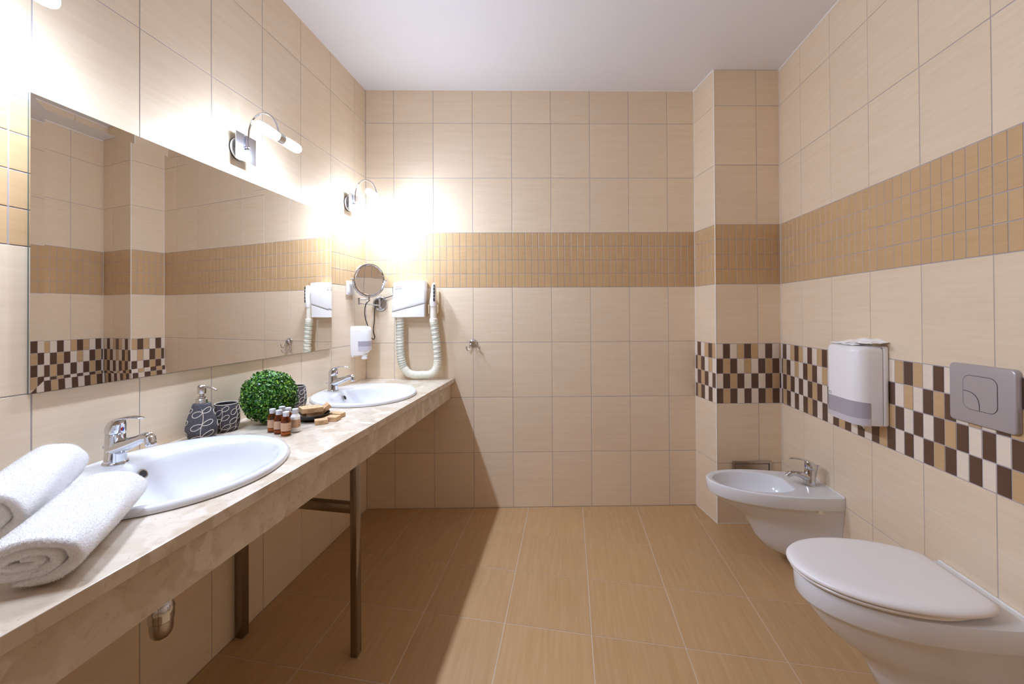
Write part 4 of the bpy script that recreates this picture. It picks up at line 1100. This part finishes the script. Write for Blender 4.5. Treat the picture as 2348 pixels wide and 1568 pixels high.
# ------------------------------------------------------------------ rolled towels
def make_towel(A, B, label, seed, hw=0.073, hh=0.061, twist=0.0, flip=1):
    A, B = Vector(A), Vector(B); t = thing('rolled_towel', label, 'towel', tuple(A), 0, 'rolled bath towels')
    rnd = random.Random(seed)
    axis = (B - A); Ln = axis.length; az = axis.normalized(); ex = az.cross(Vector((0, 0, 1))).normalized(); ey = ex.cross(az)
    turns = 2.6; th0 = 0.0185; n = 240; M = 46
    def spiral(f):                               # f 0 (outside end) .. 1 (centre); unit-scale radius 1 at outside
        a = 2 * PI * turns * f + twist
        gap = 0.30
        r = 1.0 - gap * (turns * f)
        return a, max(r, 0.10)
    rings = []
    for j in range(M + 1):
        v = j / M
        vv = v * v * (3 - 2 * v) * 0.5 + v * 0.5
        d = min(vv, 1 - vv) * Ln
        e = 1.0 if d > 0.012 else math.sqrt(max(0.0, 1 - (1 - d / 0.012) ** 2))
        tsc = 0.25 + 0.75 * e
        outer, innr = [], []
        for i in range(n + 1):
            f = i / n; a, r = spiral(f)
            w1 = 1 + 0.02 * math.sin(3 * a + 5 * v + seed) + 0.015 * math.sin(7 * a - 9 * v + seed * 2) + 0.02 * math.sin(6 * v + a)
            cx_, sx_ = math.cos(a) * flip, math.sin(a)
            tk = th0 * tsc * (1 if i > 6 else 0.35 + 0.65 * i / 6)
            mid = th0 / 2
            # recess inner layers a little at the ends
            ro = (r * w1)
            po = Vector((cx_ * (hw * ro - mid + tk / 2), sx_ * (hh * ro - mid + tk / 2)))
            pi_ = Vector((cx_ * max(hw * ro - mid - tk / 2, 0.001), sx_ * max(hh * ro - mid - tk / 2, 0.001)))
            outer.append(po); innr.append(pi_)
        prof = outer + innr[::-1]
        zoff = -0.0
        ring = []
        for q_ in prof:
            rad = q_.length / hw
            push = (1 - rad) * 0.010 * (1 if vv < 0.5 else -1) * max(0, 1 - d / 0.05)
            y = q_.y
            if y < -hh * 0.88: y = -hh * 0.88 + (y + hh * 0.88) * 0.25
            p_ = A + az * (vv * Ln + push) + ex * q_.x + ey * y
            if ((p_.x - 0.2585) / 0.256) ** 2 + ((p_.y - 0.905) / 0.284) ** 2 < 1: p_.z = max(p_.z, ZC + 0.0188)
            p_.z = max(p_.z, ZC + 0.0012)
            ring.append(p_)
        rings.append(ring)
    bm = loft(rings, True, True)
    bmesh.ops.translate(bm, verts=bm.verts[:], vec=-A)
    me = bpy.data.meshes.new('roll'); bm.to_mesh(me); bm.free(); finish(me, True, 80)
    roll = to_obj('roll', me, 'terry_white', t)
    # terry pile: short blades on every face
    vs, fs = [], []
    me.calc_loop_triangles()
    co = [v.co.copy() for v in me.vertices]
    tot = sum(tr.area for tr in me.loop_triangles); NB_ = 70000
    acc = 0.0
    for tr in me.loop_triangles:
        acc += tr.area / tot * NB_
        while acc > 1:
            acc -= 1
            a, b2, c = (co[k] for k in tr.vertices)
            u_, v_ = rnd.random(), rnd.random()
            if u_ + v_ > 1: u_, v_ = 1 - u_, 1 - v_
            p = a + (b2 - a) * u_ + (c - a) * v_
            nn = (tr.normal + Vector((rnd.gauss(0, 0.45), rnd.gauss(0, 0.45), rnd.gauss(0, 0.45) - 0.1))).normalized()
            s_ = nn.cross(Vector((rnd.gauss(0, 1), rnd.gauss(0, 1), rnd.gauss(0, 1)))).normalized() * 0.00045
            h_ = rnd.uniform(0.0014, 0.0034)
            k = len(vs); tip = p + nn * h_
            if (tip + A).z < ZC + 0.0004: continue
            vs += [tuple(p - s_), tuple(p + s_), tuple(tip)]; fs.append((k, k + 1, k + 2))
    me2 = bpy.data.meshes.new('pile'); me2.from_pydata(vs, [], fs); me2.update()
    o = to_obj('pile', me2, 'terry_pile', roll); o['kind'] = 'stuff'
dxy = Vector((-0.560, 0.828, 0))
n1 = Vector((0.475, 0.4616, ZC + 0.0425)); f1 = n1 + dxy * 0.278 + Vector((0, 0, 0.010))
make_towel(n1, f1, 'rolled white terry towel in front, nearest the counter edge', 5, hw=0.076, hh=0.0415, twist=-1.75)
n2 = Vector((0.2556, 0.5300, ZC + 0.0565)); f2 = Vector((0.1120, 0.7350, ZC + 0.0770))
make_towel(n2, f2, 'rolled white terry towel behind the other one, against the wall', 8, hw=0.066, hh=0.055, twist=-2.1)
